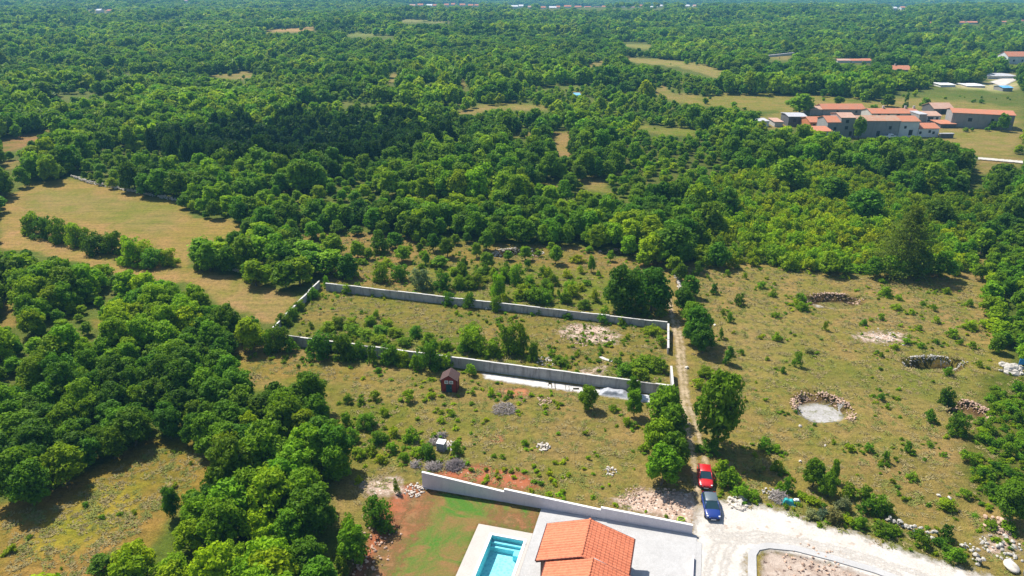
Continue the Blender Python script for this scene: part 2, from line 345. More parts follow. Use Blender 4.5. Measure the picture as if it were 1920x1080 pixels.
def sheet_mat(name, c1, c2, feather=1.0, scale=.6, noise_amt=1.4, green=None, spots=None, fine=5, bumpd=.06):
    t = NT(name); n1 = t.noise(scale, 6, .65, dist=.5); n2 = t.noise(fine, 4, .7)
    k = t.mix(t.ramp(n1, [(.36, (0, 0, 0)), (.64, (1, 1, 1))]), c1, c2)
    if green: k = t.mix(t.ramp(t.noise(green[1], 5, .7, dist=.8), [(green[2], (0, 0, 0)), (green[2] + .14, (1, 1, 1))]), k, green[0])
    if spots: k = t.mix(t.ramp(t.noise(spots[1], 2, .5), [(spots[2], (0, 0, 0)), (spots[2] + .06, (1, 1, 1))]), k, spots[0])
    k = t.mix(1, k, t.ramp(n2, [(.3, (.78, .78, .78)), (.7, (1.2, 1.2, 1.2))]), 'MULTIPLY')
    t.col(k); t.bump(n2, bumpd, .8); t.fin(.92, .15)
    e = t.attr('edge').outputs['Fac']; nn = t.noise(1.1, 5, .7)
    al = t.math('ADD', t.math('DIVIDE', e, feather), t.math('MULTIPLY', t.math('SUBTRACT', nn, .5), noise_amt * 2))
    al = t.math('MULTIPLY_ADD', al, 1.0, .5, clamp=True)
    tr = t.n('BsdfTransparent'); mx = t.n('MixShader'); t.l(al, mx.inputs[0]).l(tr.outputs[0], mx.inputs[1]).l(t.b.outputs[0], mx.inputs[2]).l(mx.outputs[0], t.out.inputs['Surface'])
    return t.m
def sheet(name, polys, m, z, step=.5, feather=1.0, gpoly=False, kind='structure'):
    ps = [np.array(p, float) if gpoly else gp(p) for p in polys]
    lo = np.min([p.min(0) for p in ps], 0) - feather * 2; hi = np.max([p.max(0) for p in ps], 0) + feather * 2
    X, Y = np.meshgrid(np.arange(lo[0], hi[0], step), np.arange(lo[1], hi[1], step)); P = np.stack([X.ravel(), Y.ravel()], 1)
    e = np.max([sdist(P, p) for p in ps], 0); keep = e > -feather * 1.5
    me, used = grid_mesh(name, X, Y, hgt(X, Y) + z, keep.reshape(X.shape)); set_attr(me, 'edge', 'FLOAT', e[used].astype(np.float32)); me.materials.append(m)
    return tag(link(bpy.data.objects.new(name, me)), kind=kind)
def strip(pts, w):
    """polyline in px -> ground polygon of width w"""
    P = [Vector(G(a, b)) for a, b in pts]; L = []; R = []
    for i, p in enumerate(P):
        d = (P[min(i + 1, len(P) - 1)] - P[max(i - 1, 0)]).normalized(); n = Vector((-d.y, d.x)) * w / 2; L.append(p + n); R.append(p - n)
    return [tuple(x) for x in L + R[::-1]]

RED = sheet_mat('red_earth', (.34, .10, .042), (.28, .115, .055), 1.0, .5, .9, spots=((.5, .38, .3), 2.2, .66))
sheet('red_soil', [[(745, 915), (770, 908), (818, 920), (808, 945), (790, 985), (772, 1030), (745, 1090), (650, 1090), (675, 1045), (700, 1000), (725, 955)], [(820, 885), (900, 872), (985, 890), (1010, 915), (960, 918), (900, 905), (830, 895)]], RED, .004, feather=1.6)
sheet('red_soil', [[(935, 730), (985, 728), (992, 740), (960, 745), (938, 742)], [(920, 822), (940, 815), (942, 826), (925, 829)]], sheet_mat('orange_earth', (.40, .15, .06), (.33, .16, .08), .8), .004, feather=.8)
LAWN = sheet_mat('young_lawn', (.22, .12, .045), (.13, .135, .028), .9, .5, .8, green=((.066, .155, .018), .2, .49))
sheet('lawn', [[UV(.2, .15), UV(14.2, .15), UV(14.2, 4.2), UV(8.3, 4.2), UV(8.3, 15), UV(-.6, 15), UV(-.3, 9), UV(-.2, 4)]], LAWN, .008, feather=.9, gpoly=True)
BRN = sheet_mat('bare_lawn_earth', (.30, .125, .055), (.22, .135, .055), 2.6, .5, 1.5)
sheet('soil', [[UV(-.3, 1.0), UV(1.2, 1.2), UV(1.8, 5), UV(1.2, 10), UV(1.6, 15), UV(-.5, 15)], [UV(9.6, 2.1), UV(13.2, 1.8), UV(13.3, 3.5), UV(10, 3.4)]], BRN, .011, feather=2.6, gpoly=True)
GRAV = sheet_mat('white_gravel', (.57, .53, .48), (.46, .42, .37), 1.3, .35, 1.3, spots=((.40, .33, .27), .8, .64), bumpd=.04)
sheet('gravel_road', [[(1300, 985), (1312, 950), (1345, 940), (1385, 945), (1430, 950), (1480, 962), (1530, 985), (1600, 1000), (1680, 1028), (1760, 1055), (1860, 1085), (1990, 1120), (1640, 1120), (1560, 1062), (1440, 1030), (1400, 1040), (1395, 1120), (1300, 1120)]], GRAV, .012, feather=1.3)
PINK = sheet_mat('pinkish_rubble', (.52, .40, .31), (.38, .26, .19), 1.6, .9, 1.5, spots=((.66, .58, .5), 3, .58), fine=7, bumpd=.12)
sheet('rubble_ground', [[(1150, 940), (1205, 920), (1290, 925), (1312, 945), (1300, 985), (1240, 972), (1180, 955)]], PINK, .008, feather=1.5)
sheet('rubble_ground', [[(1045, 622), (1075, 608), (1130, 612), (1160, 630), (1150, 645), (1090, 640)], [(1060, 705), (1130, 688), (1130, 700), (1070, 712)], [(1600, 628), (1650, 622), (1698, 626), (1690, 642), (1620, 640)]], PINK, .008, feather=2.2)
sheet('rubble_ground', [[(670, 905), (740, 895), (760, 925), (700, 930)], [(1850, 1010), (1890, 1000), (1900, 1030), (1860, 1040)]], PINK, .006, feather=1.8)
TRK = sheet_mat('packed_gravel', (.49, .455, .41), (.55, .51, .46), .6, .3, 1.2)
sheet('road', [strip(q, .5) for q in ([(1330, 985), (1345, 1000), (1372, 1005), (1420, 1000), (1500, 1012), (1600, 1036), (1700, 1068), (1760, 1090)], [(1328, 1000), (1352, 1016), (1390, 1016), (1440, 1012), (1520, 1026), (1620, 1054), (1690, 1080)], [(1322, 1085), (1335, 1040), (1350, 1010), (1350, 985)], [(1352, 1085), (1362, 1045), (1375, 1018)])], TRK, .015, .3, .4, gpoly=True)
ISL = sheet_mat('island_earth', (.50, .41, .34), (.36, .27, .21), .8, .9, 1.0, spots=((.16, .11, .09), 1.6, .60), fine=7, bumpd=.15)
sheet('island_soil', [[(1430, 1042), (1445, 1036), (1500, 1044), (1570, 1062), (1640, 1085), (1700, 1130), (1430, 1130)]], ISL, .016, feather=.7)
PATH = sheet_mat('trodden_earth', (.44, .34, .22), (.34, .26, .14), .6, .6, 1.5)
ruts = [[(1308, 985), (1312, 940), (1305, 900), (1300, 860), (1290, 810), (1282, 760), (1276, 700), (1270, 640), (1262, 605), (1258, 580), (1250, 545)],
        [(1345, 985), (1340, 940), (1328, 890), (1318, 850), (1305, 800), (1292, 760), (1286, 720), (1280, 650), (1270, 600)]]
sheet('dirt_path', [strip(ruts[0], .62), strip(ruts[1], .42)], PATH, .010, .3, .6, gpoly=True)
sheet('gravel_patch', [[(1498, 750), (1540, 745), (1580, 752), (1583, 775), (1570, 788), (1520, 790), (1498, 775)]], sheet_mat('white_pit_gravel', (.40, .385, .37), (.30, .285, .26), .8, 1.3, 1.3, green=((.15, .15, .06), 1.1, .53)), .03, .3, .8)
sheet('gravel_patch', [[(1525, 568), (1566, 566), (1568, 577), (1530, 576)]], sheet_mat('grey_pit_gravel', (.46, .42, .38), (.3, .27, .2), .8, .9, 1.2), .03, .3, .8)
CONCP = sheet_mat('pale_screed', (.60, .58, .55), (.50, .47, .44), .7, .6, 1.0)
sheet('concrete_strip', [[(905, 700), (1000, 713), (1100, 727), (1240, 745), (1230, 757), (1120, 740), (1000, 724), (910, 710)], ], CONCP, .008, feather=.6)
sheet('village_road', [[(1855, 157), (1900, 145), (1912, 150), (1880, 165)], [(1832, 296), (1925, 304), (1925, 308), (1832, 300)]], GRAV, .3, 1.2, 2)

# ------------------------------------------------------------------ foliage library
def crown_np(seed, R, H, z0, nl, nleaf, ls, lobe=(.34, .5), shape='round', core=True):
    g = np.random.default_rng(seed); C = []; RR = []
    for i in range(nl):
        t = g.random(); a = g.random() * 6.283 + i * 2.4
        if shape == 'round': zz = (.10 + .80 * t); rad = (1 - abs(zz - .40) ** 1.8 * 1.9) * (.92 - lobe[1] * .62) * g.random() ** .45
        elif shape == 'shrub': zz = .06 + .86 * t ** 1.2; rad = (1 - zz * .5) * .95 * g.random() ** .6
        elif shape == 'cone': zz = .05 + .88 * t; rad = (1 - zz) * .72 * (.5 + .5 * g.random())
        else: zz = .08 + .85 * t; rad = .55 * (.4 + .6 * g.random())
        r = g.uniform(*lobe) * (1.0 - (.55 * zz if shape == 'cone' else .25 * zz))
        C.append((rad * R * math.cos(a), rad * R * math.sin(a), z0 + (H - z0) * zz)); RR.append(r * R)
    C.append((0, 0, z0 + (H - z0) * .5)); RR.append(R * .48)
    C = np.array(C); RR = np.array(RR)
    top = (C[:, 2] + RR * .85).max(); C[:, 2] -= max(0, top - H) * (C[:, 2] - z0) / max(H - z0, .1)
    k = g.choice(len(C), nleaf, p=RR ** 2 / (RR ** 2).sum()); d = g.normal(size=(nleaf, 3)); d[:, 2] += .25; d /= np.linalg.norm(d, axis=1)[:, None]
    sh = np.where(g.random(nleaf) < .78, g.uniform(.80, 1.12, nleaf), g.uniform(.35, .8, nleaf))
    sh = np.where(g.random(nleaf) < .07, sh * 1.45, sh); P = C[k] + d * (RR[k] * sh)[:, None] * np.array((1, 1, .85)); P[:, 2] = np.maximum(P[:, 2], z0 * .6 + .05)
    nrm = d + g.normal(size=(nleaf, 3)) * .45; nrm[:, 2] += .2; nrm /= np.linalg.norm(nrm, axis=1)[:, None]
    ref = g.normal(size=(nleaf, 3)); a = np.cross(nrm, ref); a /= np.linalg.norm(a, axis=1)[:, None]; b = np.cross(nrm, a)
    s = (ls * g.uniform(.6, 1.35, nleaf))[:, None]
    fold = nrm * s * .22
    V = np.stack([P - a * s, P - b * s * .62 + fold, P + a * s, P + b * s * .62 + fold], 1).reshape(-1, 3)
    Q = np.arange(nleaf * 4).reshape(-1, 4)
    return V, Q
def leaf_mesh(name, m, *a, **k):
    V, Q = crown_np(*a, **k); me = np_mesh(name, V, Q, False); me.materials.append(m); return me
def trunk_mesh(name, seed, R, H, zc, r0):
    r = random.Random(seed); mb = MB(); top = Vector((r.uniform(-.2, .2) * R, r.uniform(-.2, .2) * R, H * .72))
    mid = Vector((top.x * .4 + r.uniform(-.15, .15), top.y * .4, zc + .2))
    mb.tube([(0, 0, -.3), (0, 0, .15), mid, top], [r0 * 1.5, r0, r0 * .75, r0 * .2], 7)
    for i in range(5):
        a = i * 1.26 + r.random(); e = Vector((math.cos(a) * R * .6, math.sin(a) * R * .6, H * r.uniform(.5, .75)))
        b = mid.lerp(top, r.uniform(0, .5)); mb.tube([b, b.lerp(e, .5) + Vector((0, 0, .15)), e], [r0 * .5, r0 * .32, r0 * .1], 5)
    return mb.mesh(name, BARK)
# unit prototypes: radius 2.7 m, height 6 m
TREE = {}; TRUNK = [trunk_mesh('trunk', 900 + i, 2.7, 6, 1.5, .17) for i in range(4)]
for tone in ('dark', 'mid', 'bright', 'deep'):
    for lod, (nv, nl, nf, ls) in {0: (4, 64, 4200, .20), 1: (4, 46, 1900, .30), 2: (3, 22, 440, .58), 3: (3, 10, 130, 1.0)}.items():
        TREE[tone, lod] = [leaf_mesh('crown', LEAF[tone], 31 * i + lod * 7 + len(tone), 2.7, 6.0, .9, nl, nf, ls, {0: (.17, .30), 1: (.2, .34), 2: (.28, .44), 3: (.34, .5)}[lod]) for i in range(nv)]
SHRUB = {}
for tone in ('dark', 'mid', 'bright', 'hazel', 'grey'):
    SHRUB[tone] = [leaf_mesh('foliage', LEAF[tone], 500 + 13 * i + len(tone), 1.0, 1.6, .05, 24, 560, .12, (.13, .34), 'shrub') for i in range(3)]
SHRUBH = {t: [leaf_mesh('foliage', LEAF[t], 600 + 17 * i + len(t), 1.0, 1.6, .04, 44, 1900, .078, (.13, .32), 'shrub') for i in range(3)] for t in ('dark', 'mid', 'bright', 'hazel', 'grey')}
SHRUBL = {t: leaf_mesh('foliage', LEAF[t], 700 + len(t), 1.0, 1.6, .05, 9, 170, .24, (.3, .5), 'shrub') for t in ('mid', 'bright', 'hazel', 'dark')}
CONE = [leaf_mesh('foliage', LEAF['dark'], 820 + i, 1.0, 3.0, .05, 20, 900, .12, (.28, .4), 'cone') for i in range(2)]
COLU = [leaf_mesh('crown', LEAF['bright'], 850 + i, 1.0, 3.4, .3, 16, 700, .13, (.3, .42), 'col') for i in range(3)]
STEM = []
for i in range(2):
    mb = MB(); r = random.Random(i)
    for k in range(6):
        a = k * 1.05; mb.tube([(0, 0, -.1), (math.cos(a) * .25, math.sin(a) * .25, .6), (math.cos(a) * .5, math.sin(a) * .5, 1.15)], [.035, .025, .01], 4)
    STEM.append(mb.mesh('stem', BARK))

# ------------------------------------------------------------------ plant registry
PL = []           # dict(kind, x, y, R, H, tone, region)
def put(kind, region, tone, cx, by, wpx, hpx):
    x, y = G(cx, by); sc = F / depth(y); z = h1(x, y)
    R = wpx / 2 / sc * 1.1; y += min(R * .5, 1.2); top = height_at(x, y, by - hpx)
    PL.append(dict(kind=kind, x=x, y=y, z=z, R=R, H=max(top - z, .35), tone=tone, region=region, man=True))
def putz(kind, region, tone, ox, oy, s, lst, grow=1.0):
    for q in lst:
        t = q[4] if len(q) > 4 else tone; k = q[5] if len(q) > 5 else kind
        put(k, region, t, ox + q[0] / s, oy + q[1] / s, q[2] / s * grow, q[3] / s * grow)
HEDGE = [(170, 240, 120, 110), (240, 265, 110, 110, 'dark'), (320, 290, 110, 130), (410, 310, 110, 120, 'bright'), (470, 310, 80, 100, 'bright'), (530, 355, 130, 120, 'dark'), (620, 355, 130, 120, 'dark'), (730, 415, 140, 140, 'bright'), (800, 400, 120, 110, 'bright'), (850, 430, 130, 100, 'mid'), (935, 420, 110, 90, 'bright')]
putz('shrub', 'hedge', 'mid', 0, 360, 3, HEDGE, 1.15)
putz('broadleaf_tree', 'meadow_corner', 'mid', 0, 360, 3, [(1150, 425, 190, 170), (1240, 425, 170, 150), (1375, 455, 170, 210, 'dark'), (1450, 425, 170, 170), (1600, 555, 170, 160, 'dark'), (1680, 540, 180, 170), (1560, 400, 150, 170), (1740, 480, 190, 140), (1850, 470, 200, 140), (1720, 400, 200, 120), (1460, 290, 160, 120, 'bright'), (1870, 380, 150, 140), (1950, 490, 150, 140, 'dark'), (1330, 350, 150, 110)])
putz('shrub', 'meadow_corner', 'mid', 0, 360, 3, [(1130, 440, 110, 90), (1290, 440, 100, 80), (1500, 490, 120, 80), (1440, 470, 90, 60)])
ORCH = [(90, 380, 90, 110), (150, 385, 60, 70), (210, 345, 100, 130), (300, 325, 100, 100), (340, 400, 95, 95), (425, 290, 65, 75), (440, 335, 45, 50), (515, 340, 80, 110), (595, 375, 90, 120), (475, 415, 45, 75), (640, 300, 60, 65), (705, 292, 60, 65), (760, 375, 60, 90), (815, 335, 90, 120), (820, 440, 90, 100), (690, 425, 50, 55), (555, 430, 100, 70), (940, 390, 60, 60), (1035, 388, 80, 85), (1205, 412, 85, 110), (1180, 340, 50, 60), (1408, 455, 50, 100), (1515, 392, 45, 65), (1445, 480, 25, 40), (1705, 425, 95, 95), (85, 250, 80, 60), (1110, 365, 45, 40), (230, 250, 90, 90), (1395, 345, 50, 40)]
putz('orchard_tree', 'orchard', 'mid', 640, 360, 3, ORCH)
putz('orchard_tree', 'orchard', 'mid', 0, 360, 3, [(1755, 275, 120, 110), (1895, 240, 90, 80), (1820, 290, 60, 60)])
putz('shrub', 'back_wall', 'mid', 640, 360, 3, [(30, 485, 140, 120), (215, 512, 110, 120), (330, 505, 110, 100), (440, 552, 130, 130, 'grey'), (565, 562, 110, 110), (880, 600, 95, 150, 'bright'), (985, 522, 110, 120, 'mid'), (1030, 610, 120, 90, 'hazel'), (1100, 630, 140, 100, 'hazel'), (1150, 632, 110, 80, 'bright'), (1370, 662, 80, 60), (1430, 622, 60, 80, 'hazel'), (640, 470, 120, 50, 'hazel'), (1330, 400, 90, 50, 'hazel'), (760, 540, 90, 90, 'hazel'), (1130, 480, 60, 70, 'hazel'), (1190, 530, 80, 70, 'hazel'), (1290, 560, 90, 60, 'bright'), (1060, 540, 80, 70, 'bright'), (720, 520, 70, 60, 'hazel')])
putz('shrub', 'orchard', 'bright', 640, 360, 3, [(RNG.uniform(580, 1380), RNG.uniform(430, 640), RNG.uniform(40, 95), RNG.uniform(35, 90), RNG.choice(('bright', 'hazel', 'mid'))) for _ in range(34)] + [(RNG.uniform(-40, 560), RNG.uniform(280, 470), RNG.uniform(35, 70), RNG.uniform(25, 55), RNG.choice(('bright', 'hazel', 'mid'))) for _ in range(14)])
putz('columnar_tree', 'back_wall', 'mid', 640, 360, 3, [(1295, 568, 40, 80), (1222, 618, 30, 80), (905, 590, 45, 130)])
putz('broadleaf_tree', 'track_pair', 'dark', 640, 360, 3, [(1575, 690, 215, 290), (1745, 690, 240, 270, 'mid'), (1640, 620, 130, 200, 'dark')])
putz('shrub', 'track_pair', 'mid', 640, 360, 3, [(1590, 690, 130, 110), (1690, 700, 120, 80), (1800, 705, 90, 60, 'bright'), (1480, 700, 70, 60)])
putz('shrub', 'front_wall', 'mid', 500, 500, 4.8, [(480, 830, 300, 250), (680, 850, 250, 280, 'dark'), (830, 830, 150, 170), (950, 880, 140, 180), (1090, 890, 200, 200), (1230, 900, 150, 150, 'bright'), (1460, 950, 250, 310, 'dark'), (1620, 930, 140, 150), (1840, 985, 120, 125), (100, 780, 250, 260, 'dark'), (220, 775, 130, 140), (20, 780, 150, 220), (400, 800, 110, 120, 'bright'), (1330, 940, 140, 150), (1000, 960, 90, 60, 'bright'), (1160, 880, 130, 150), (1530, 920, 130, 120), (760, 850, 130, 150)], .96)
putz('shrub', 'plot_back', 'mid', 500, 500, 4.8, [(640, 200, 90, 50, 'bright'), (720, 250, 100, 100), (815, 240, 80, 100), (965, 265, 70, 60), (1060, 280, 80, 50, 'bright'), (1215, 280, 70, 50, 'bright'), (1320, 300, 100, 80), (1640, 350, 140, 120), (1820, 380, 130, 150, 'dark'), (430, 290, 110, 110), (380, 310, 80, 80), (290, 400, 120, 100), (230, 480, 140, 120), (150, 540, 150, 120), (535, 190, 80, 110)])
putz('shrub', 'plot_back', 'mid', 640, 360, 3, [(870, 672, 80, 90), (975, 672, 60, 50), (1120, 692, 60, 40), (1270, 715, 80, 45), (1470, 745, 70, 60), (1580, 752, 60, 50)])
putz('shrub', 'plot_front', 'bright', 500, 500, 4.8, [(980, 470, 60, 80, 'mid'), (1080, 570, 130, 90), (930, 530, 120, 80), (1340, 640, 120, 100, 'mid'), (640, 560, 150, 100), (540, 600, 150, 90), (1020, 620, 160, 80), (1150, 640, 150, 80), (1240, 720, 140, 80, 'hazel'), (400, 560, 50, 60, 'mid'), (1850, 690, 170, 160), (1780, 780, 150, 120), (760, 620, 150, 90), (880, 650, 150, 80), (1450, 720, 140, 110), (760, 520, 110, 60, 'hazel'), (1000, 700, 160, 70), (1600, 760, 150, 90)], 1.12)
putz('shrub', 'plot_front', 'bright', 640, 360, 3, [(945, 920, 160, 180, 'bright'), (1015, 920, 95, 180), (730, 910, 170, 150), (850, 930, 130, 100), (1080, 950, 90, 110, 'mid'), (1240, 985, 110, 60, 'mid'), (1560, 985, 70, 50, 'mid'), (1750, 810, 120, 60, 'hazel'), (1800, 870, 80, 60, 'hazel'), (1700, 1010, 170, 80), (1790, 1020, 110, 90), (1600, 1040, 130, 70), (1690, 1060, 120, 70), (1190, 930, 60, 50, 'hazel'), (1460, 905, 40, 40, 'mid')])
putz('shrub', 'right_field', 'bright', 1280, 360, 3, [(180, 578, 50, 70, 'dark'), (322, 640, 70, 75, 'dark'), (268, 735, 50, 60, 'mid'), (228, 690, 30, 40), (218, 830, 30, 70, 'mid'), (650, 990, 60, 95, 'mid'), (510, 592, 45, 50), (250, 477, 35, 50), (670, 617, 70, 55), (680, 672, 75, 55, 'mid'), (985, 457, 110, 50), (1150, 592, 90, 60), (1220, 610, 50, 35, 'mid'), (1490, 577, 50, 45), (1615, 647, 50, 50, 'mid'), (1355, 642, 40, 30, 'dark'), (1335, 782, 45, 35, 'dark'), (1020, 752, 45, 40, 'mid'), (1210, 667, 70, 40), (1410, 672, 40, 50), (1430, 742, 40, 45), (1290, 690, 40, 40), (1120, 722, 50, 40), (1530, 822, 80, 60), (1630, 782, 90, 60), (1690, 767, 60, 60), (1565, 862, 35, 40, 'mid'), (1635, 882, 45, 50), (1350, 882, 50, 40), (1120, 932, 40, 30, 'mid'), (1430, 857, 40, 35, 'dark'), (1500, 1037, 60, 60), (1675, 987, 40, 45), (565, 1022, 40, 40, 'mid'), (530, 842, 55, 55, 'hazel'), (805, 782, 35, 60, 'hazel'), (530, 712, 60, 40), (330, 917, 35, 40), (720, 912, 60, 35, 'grey'), (455, 547, 60, 50), (1125, 515, 50, 30), (350, 490, 30, 45), (88, 472, 60, 85, 'mid'), (1265, 860, 60, 40), (1200, 890, 60, 40), (640, 640, 40, 40)])
putz('conical_shrub', 'right_field', 'dark', 1280, 360, 3, [(265, 980, 90, 135)])
putz('shrub', 'verge', 'mid', 1280, 720, 3, [(1118, 97, 50, 50), (1405, 222, 70, 80), (1495, 115, 110, 95, 'dark'), (1560, 295, 120, 140, 'dark'), (470, 385, 90, 80), (530, 395, 60, 50), (540, 507, 90, 70), (425, 512, 70, 100, 'grey'), (230, 520, 110, 90, 'mid'), (290, 580, 110, 110), (330, 650, 110, 90), (400, 660, 90, 60), (240, 590, 100, 90), (940, 382, 70, 50, 'bright'), (1055, 387, 60, 60), (1148, 447, 55, 70), (1270, 392, 65, 70), (1300, 547, 70, 50, 'bright'), (1505, 722, 120, 75, 'bright'), (1395, 357, 50, 35, 'bright'), (595, 622, 80, 100), (560, 600, 60, 50), (1600, 652, 80, 60, 'bright'), (940, 650, 110, 90, 'bright'), (1030, 665, 110, 90), (1100, 745, 120, 120), (1040, 740, 100, 90, 'dark'), (1160, 750, 90, 80), (860, 790, 110, 90, 'grey'), (800, 760, 90, 60, 'grey'), (730, 765, 100, 55, 'grey'), (910, 720, 100, 90, 'grey'), (1000, 825, 110, 75), (940, 800, 80, 50, 'hazel'), (1140, 865, 130, 80), (1200, 850, 90, 50, 'hazel'), (1365, 930, 100, 95), (1330, 880, 80, 60), (1490, 890, 100, 100, 'dark'), (1450, 920, 80, 60), (1545, 1015, 120, 100), (1500, 960, 80, 60), (1740, 825, 90, 60), (690, 660, 80, 40, 'hazel'), (740, 690, 100, 50, 'hazel'), (1840, 850, 110, 70, 'hazel'), (1780, 900, 70, 40, 'hazel')])
putz('broadleaf_tree', 'verge', 'mid', 1280, 720, 3, [(742, 600, 125, 185, 'dark'), (852, 560, 60, 150, 'bright'), (825, 655, 120, 160, 'mid')])
putz('broadleaf_tree', 'car_tree', 'dark', 1280, 720, 3, [(205, 385, 300, 460)])
putz('shrub', 'car_tree', 'mid', 1280, 720, 3, [(150, 400, 130, 90), (90, 30, 90, 60, 'bright'), (130, -30, 110, 70, 'bright')])
putz('broadleaf_tree', 'track_hedge', 'mid', 0, 0, 1, [(1245, 800, 70, 78, 'bright'), (1262, 835, 62, 75, 'mid'), (1236, 865, 66, 80, 'mid'), (1266, 890, 60, 80, 'dark'), (1243, 922, 76, 85, 'mid'), (1308, 648, 60, 72, 'mid'), (1320, 668, 48, 62, 'dark'), (1300, 612, 50, 50, 'bright'), (1283, 588, 44, 50, 'mid'), (1296, 560, 38, 44, 'mid'), (1190, 785, 36, 56, 'mid'), (1188, 745, 28, 40, 'bright'), (1103, 772, 40, 50, 'mid'), (1275, 530, 30, 36, 'mid')])
putz('shrub', 'track_hedge', 'mid', 640, 720, 3, [(1610, 240, 55, 60, 'bright'), (1700, 382, 60, 50), (1530, 162, 50, 45), (1640, 250, 60, 40)])
putz('shrub', 'scrub', 'bright', 640, 720, 3, [(375, 112, 90, 80), (185, 97, 80, 60), (110, 117, 60, 40, 'mid'), (235, 182, 60, 60), (140, 262, 120, 100, 'mid'), (210, 342, 110, 80, 'mid'), (275, 392, 80, 70), (390, 332, 100, 85), (480, 422, 110, 85, 'mid'), (345, 442, 70, 65), (640, 402, 90, 80, 'mid'), (220, 452, 80, 60), (30, 112, 60, 60, 'mid'), (500, 87, 60, 45), (560, 222, 50, 40), (845, 72, 40, 55), (950, 75, 45, 40, 'mid'), (60, 330, 90, 90), (90, 420, 90, 70), (300, 300, 80, 60, 'hazel'), (160, 400, 80, 60), (420, 420, 80, 60, 'mid'), (1035, 350, 50, 40, 'hazel'), (740, 65, 40, 35), (20, 250, 90, 90, 'mid'), (560, 170, 40, 25, 'hazel'), (620, 185, 50, 30, 'hazel'), (470, 340, 70, 60, 'hazel'), (860, 460, 60, 20, 'straw')][:27])
putz('shrub', 'lawn_edge', 'mid', 640, 720, 3, [(205, 835, 190, 190, 'mid'), (310, 618, 40, 90, 'mid'), (30, 840, 90, 110, 'mid'), (20, 980, 100, 130, 'dark'), (0, 1080, 110, 110), (90, 560, 60, 40, 'hazel')])
putz('shrub', 'meadow_small', 'hazel', 0, 720, 3, [(60, 950, 70, 50), (620, 1050, 90, 60, 'dark')])
putz('broadleaf_tree', 'thicket', 'mid', 0, 720, 3, [(960, 770, 110, 190, 'dark'), (560, 1085, 160, 110, 'dark'), (1080, 740, 140, 140, 'dark')])

# dense regions filled tree by tree
def hexgrid(x0, x1, y0, y1, s):
    ys = np.arange(y0, y1, s * .87); P = []
    for j, yy in enumerate(ys):
        xs = np.arange(x0, x1, s) + (s / 2 if j % 2 else 0); P.append(np.stack([xs, np.full(len(xs), yy)], 1))
    P = np.concatenate(P); return P + NP.uniform(-.36, .36, P.shape) * s
HAZ = np.array([(1300, 485), (1330, 400), (1330, 345), (1420, 330), (1500, 310), (1620, 330), (1720, 375), (1840, 370), (1900, 390), (1870, 440), (1835, 470), (1830, 520), (1300, 500)], float)
EDGE = np.array([(1835, 490), (1870, 440), (1960, 400), (1990, 690), (1880, 685), (1858, 660), (1855, 600), (1835, 545)], float)
RJ = np.array([(1805, 870), (1850, 760), (1870, 690), (1990, 690), (1990, 975), (1850, 965), (1812, 925)], float)
def scrubby(P, R, H, thr):
    o = vnoise(P[:, 0] + 310, P[:, 1] * .8, .024) * .7 + vnoise(P[:, 0], P[:, 1], .07) * .3; m = o > thr
    f = np.where(m, NP.uniform(.38, .7, len(P)), 1.0); return R * f, H * f * np.where(m, .85, 1), m
def blocked(P, H, R, tol=.68):
    """does the crown cover ground the photo shows open?"""
    bad = np.zeros(len(P), bool)
    z0 = hgt(P[:, 0], P[:, 1])
    for fz, fx in ((.12, 0), (.45, -.85), (.45, .85), (1.25, 0), (.9, .5), (.9, -.5), (.5, 0)):
        x, y = PX(P[:, 0] + fx * R * tol, P[:, 1], z0 + fz * H * tol); jx = (fnoise(P[:, 0], P[:, 1], .09) - .5) * (16 - 10 * ss(300, 420, P[:, 1])); q = np.stack([x + jx * 2, y + jx * ss(100, 400, y)], 1)
        for p in OPENP.values():
            lo, hi = p.min(0), p.max(0); m = ((q >= lo) & (q <= hi)).all(1)
            if m.any(): i = np.where(m)[0]; bad[i[inside(q[i], p)]] = True
    return bad
r_ = random.Random(3); n_ = 0
ham = [(770 + i * 15 + r_.randint(-3, 3), 13 + r_.randint(-1, 1), r_.randint(6, 11)) for i in range(9)] + [(960 + i * 17 + r_.randint(-4, 4), 16 + r_.randint(-1, 3), r_.randint(6, 13)) for i in range(17)] + [(1285, 15, 8), (1300, 15, 6), (1740, 47, 10), (1797, 46, 14), (1815, 46, 22), (1876, 46, 14), (1914, 44, 12), (1672, 19, 10), (1690, 18, 8), (345 // 1, 5, 8), (180, 23, 9), (200, 24, 7)]
for i_, (a_, b_, c_) in enumerate(ham): OPENP['h%d' % i_] = np.array([(a_ - 1, b_ - 7), (a_ + c_ + 1, b_ - 7), (a_ + c_ + 1, b_ + 1), (a_ - 1, b_ + 1)], float)
def tones(P, n=None):
    a = fnoise(P[:, 0], P[:, 1], .028); b = NP.random(len(P)); v = a * .9 + b * .45
    o = vnoise(P[:, 0] + 310, P[:, 1] * .8, .024) * .7 + vnoise(P[:, 0], P[:, 1], .07) * .3
    return v + np.where(P[:, 1] > 175, .22 * (o > .58), -.06)
def fill(P, Rr, Hr, name):
    n = len(P); sz = NP.random(n) ** 1.6 * .75 + fnoise(P[:, 0], P[:, 1], .05) * .45 - .05
    R = Rr[0] + (Rr[1] - Rr[0]) * sz; H = Hr[0] + (Hr[1] - Hr[0]) * np.clip(sz + NP.uniform(-.2, .2, n), 0, 1)
    return R, H
man = np.array([(p['x'], p['y'], p['R']) for p in PL])
def frustum(P, pad=4): return (np.abs(P[:, 0]) < P[:, 1] * .72 + pad + 6)
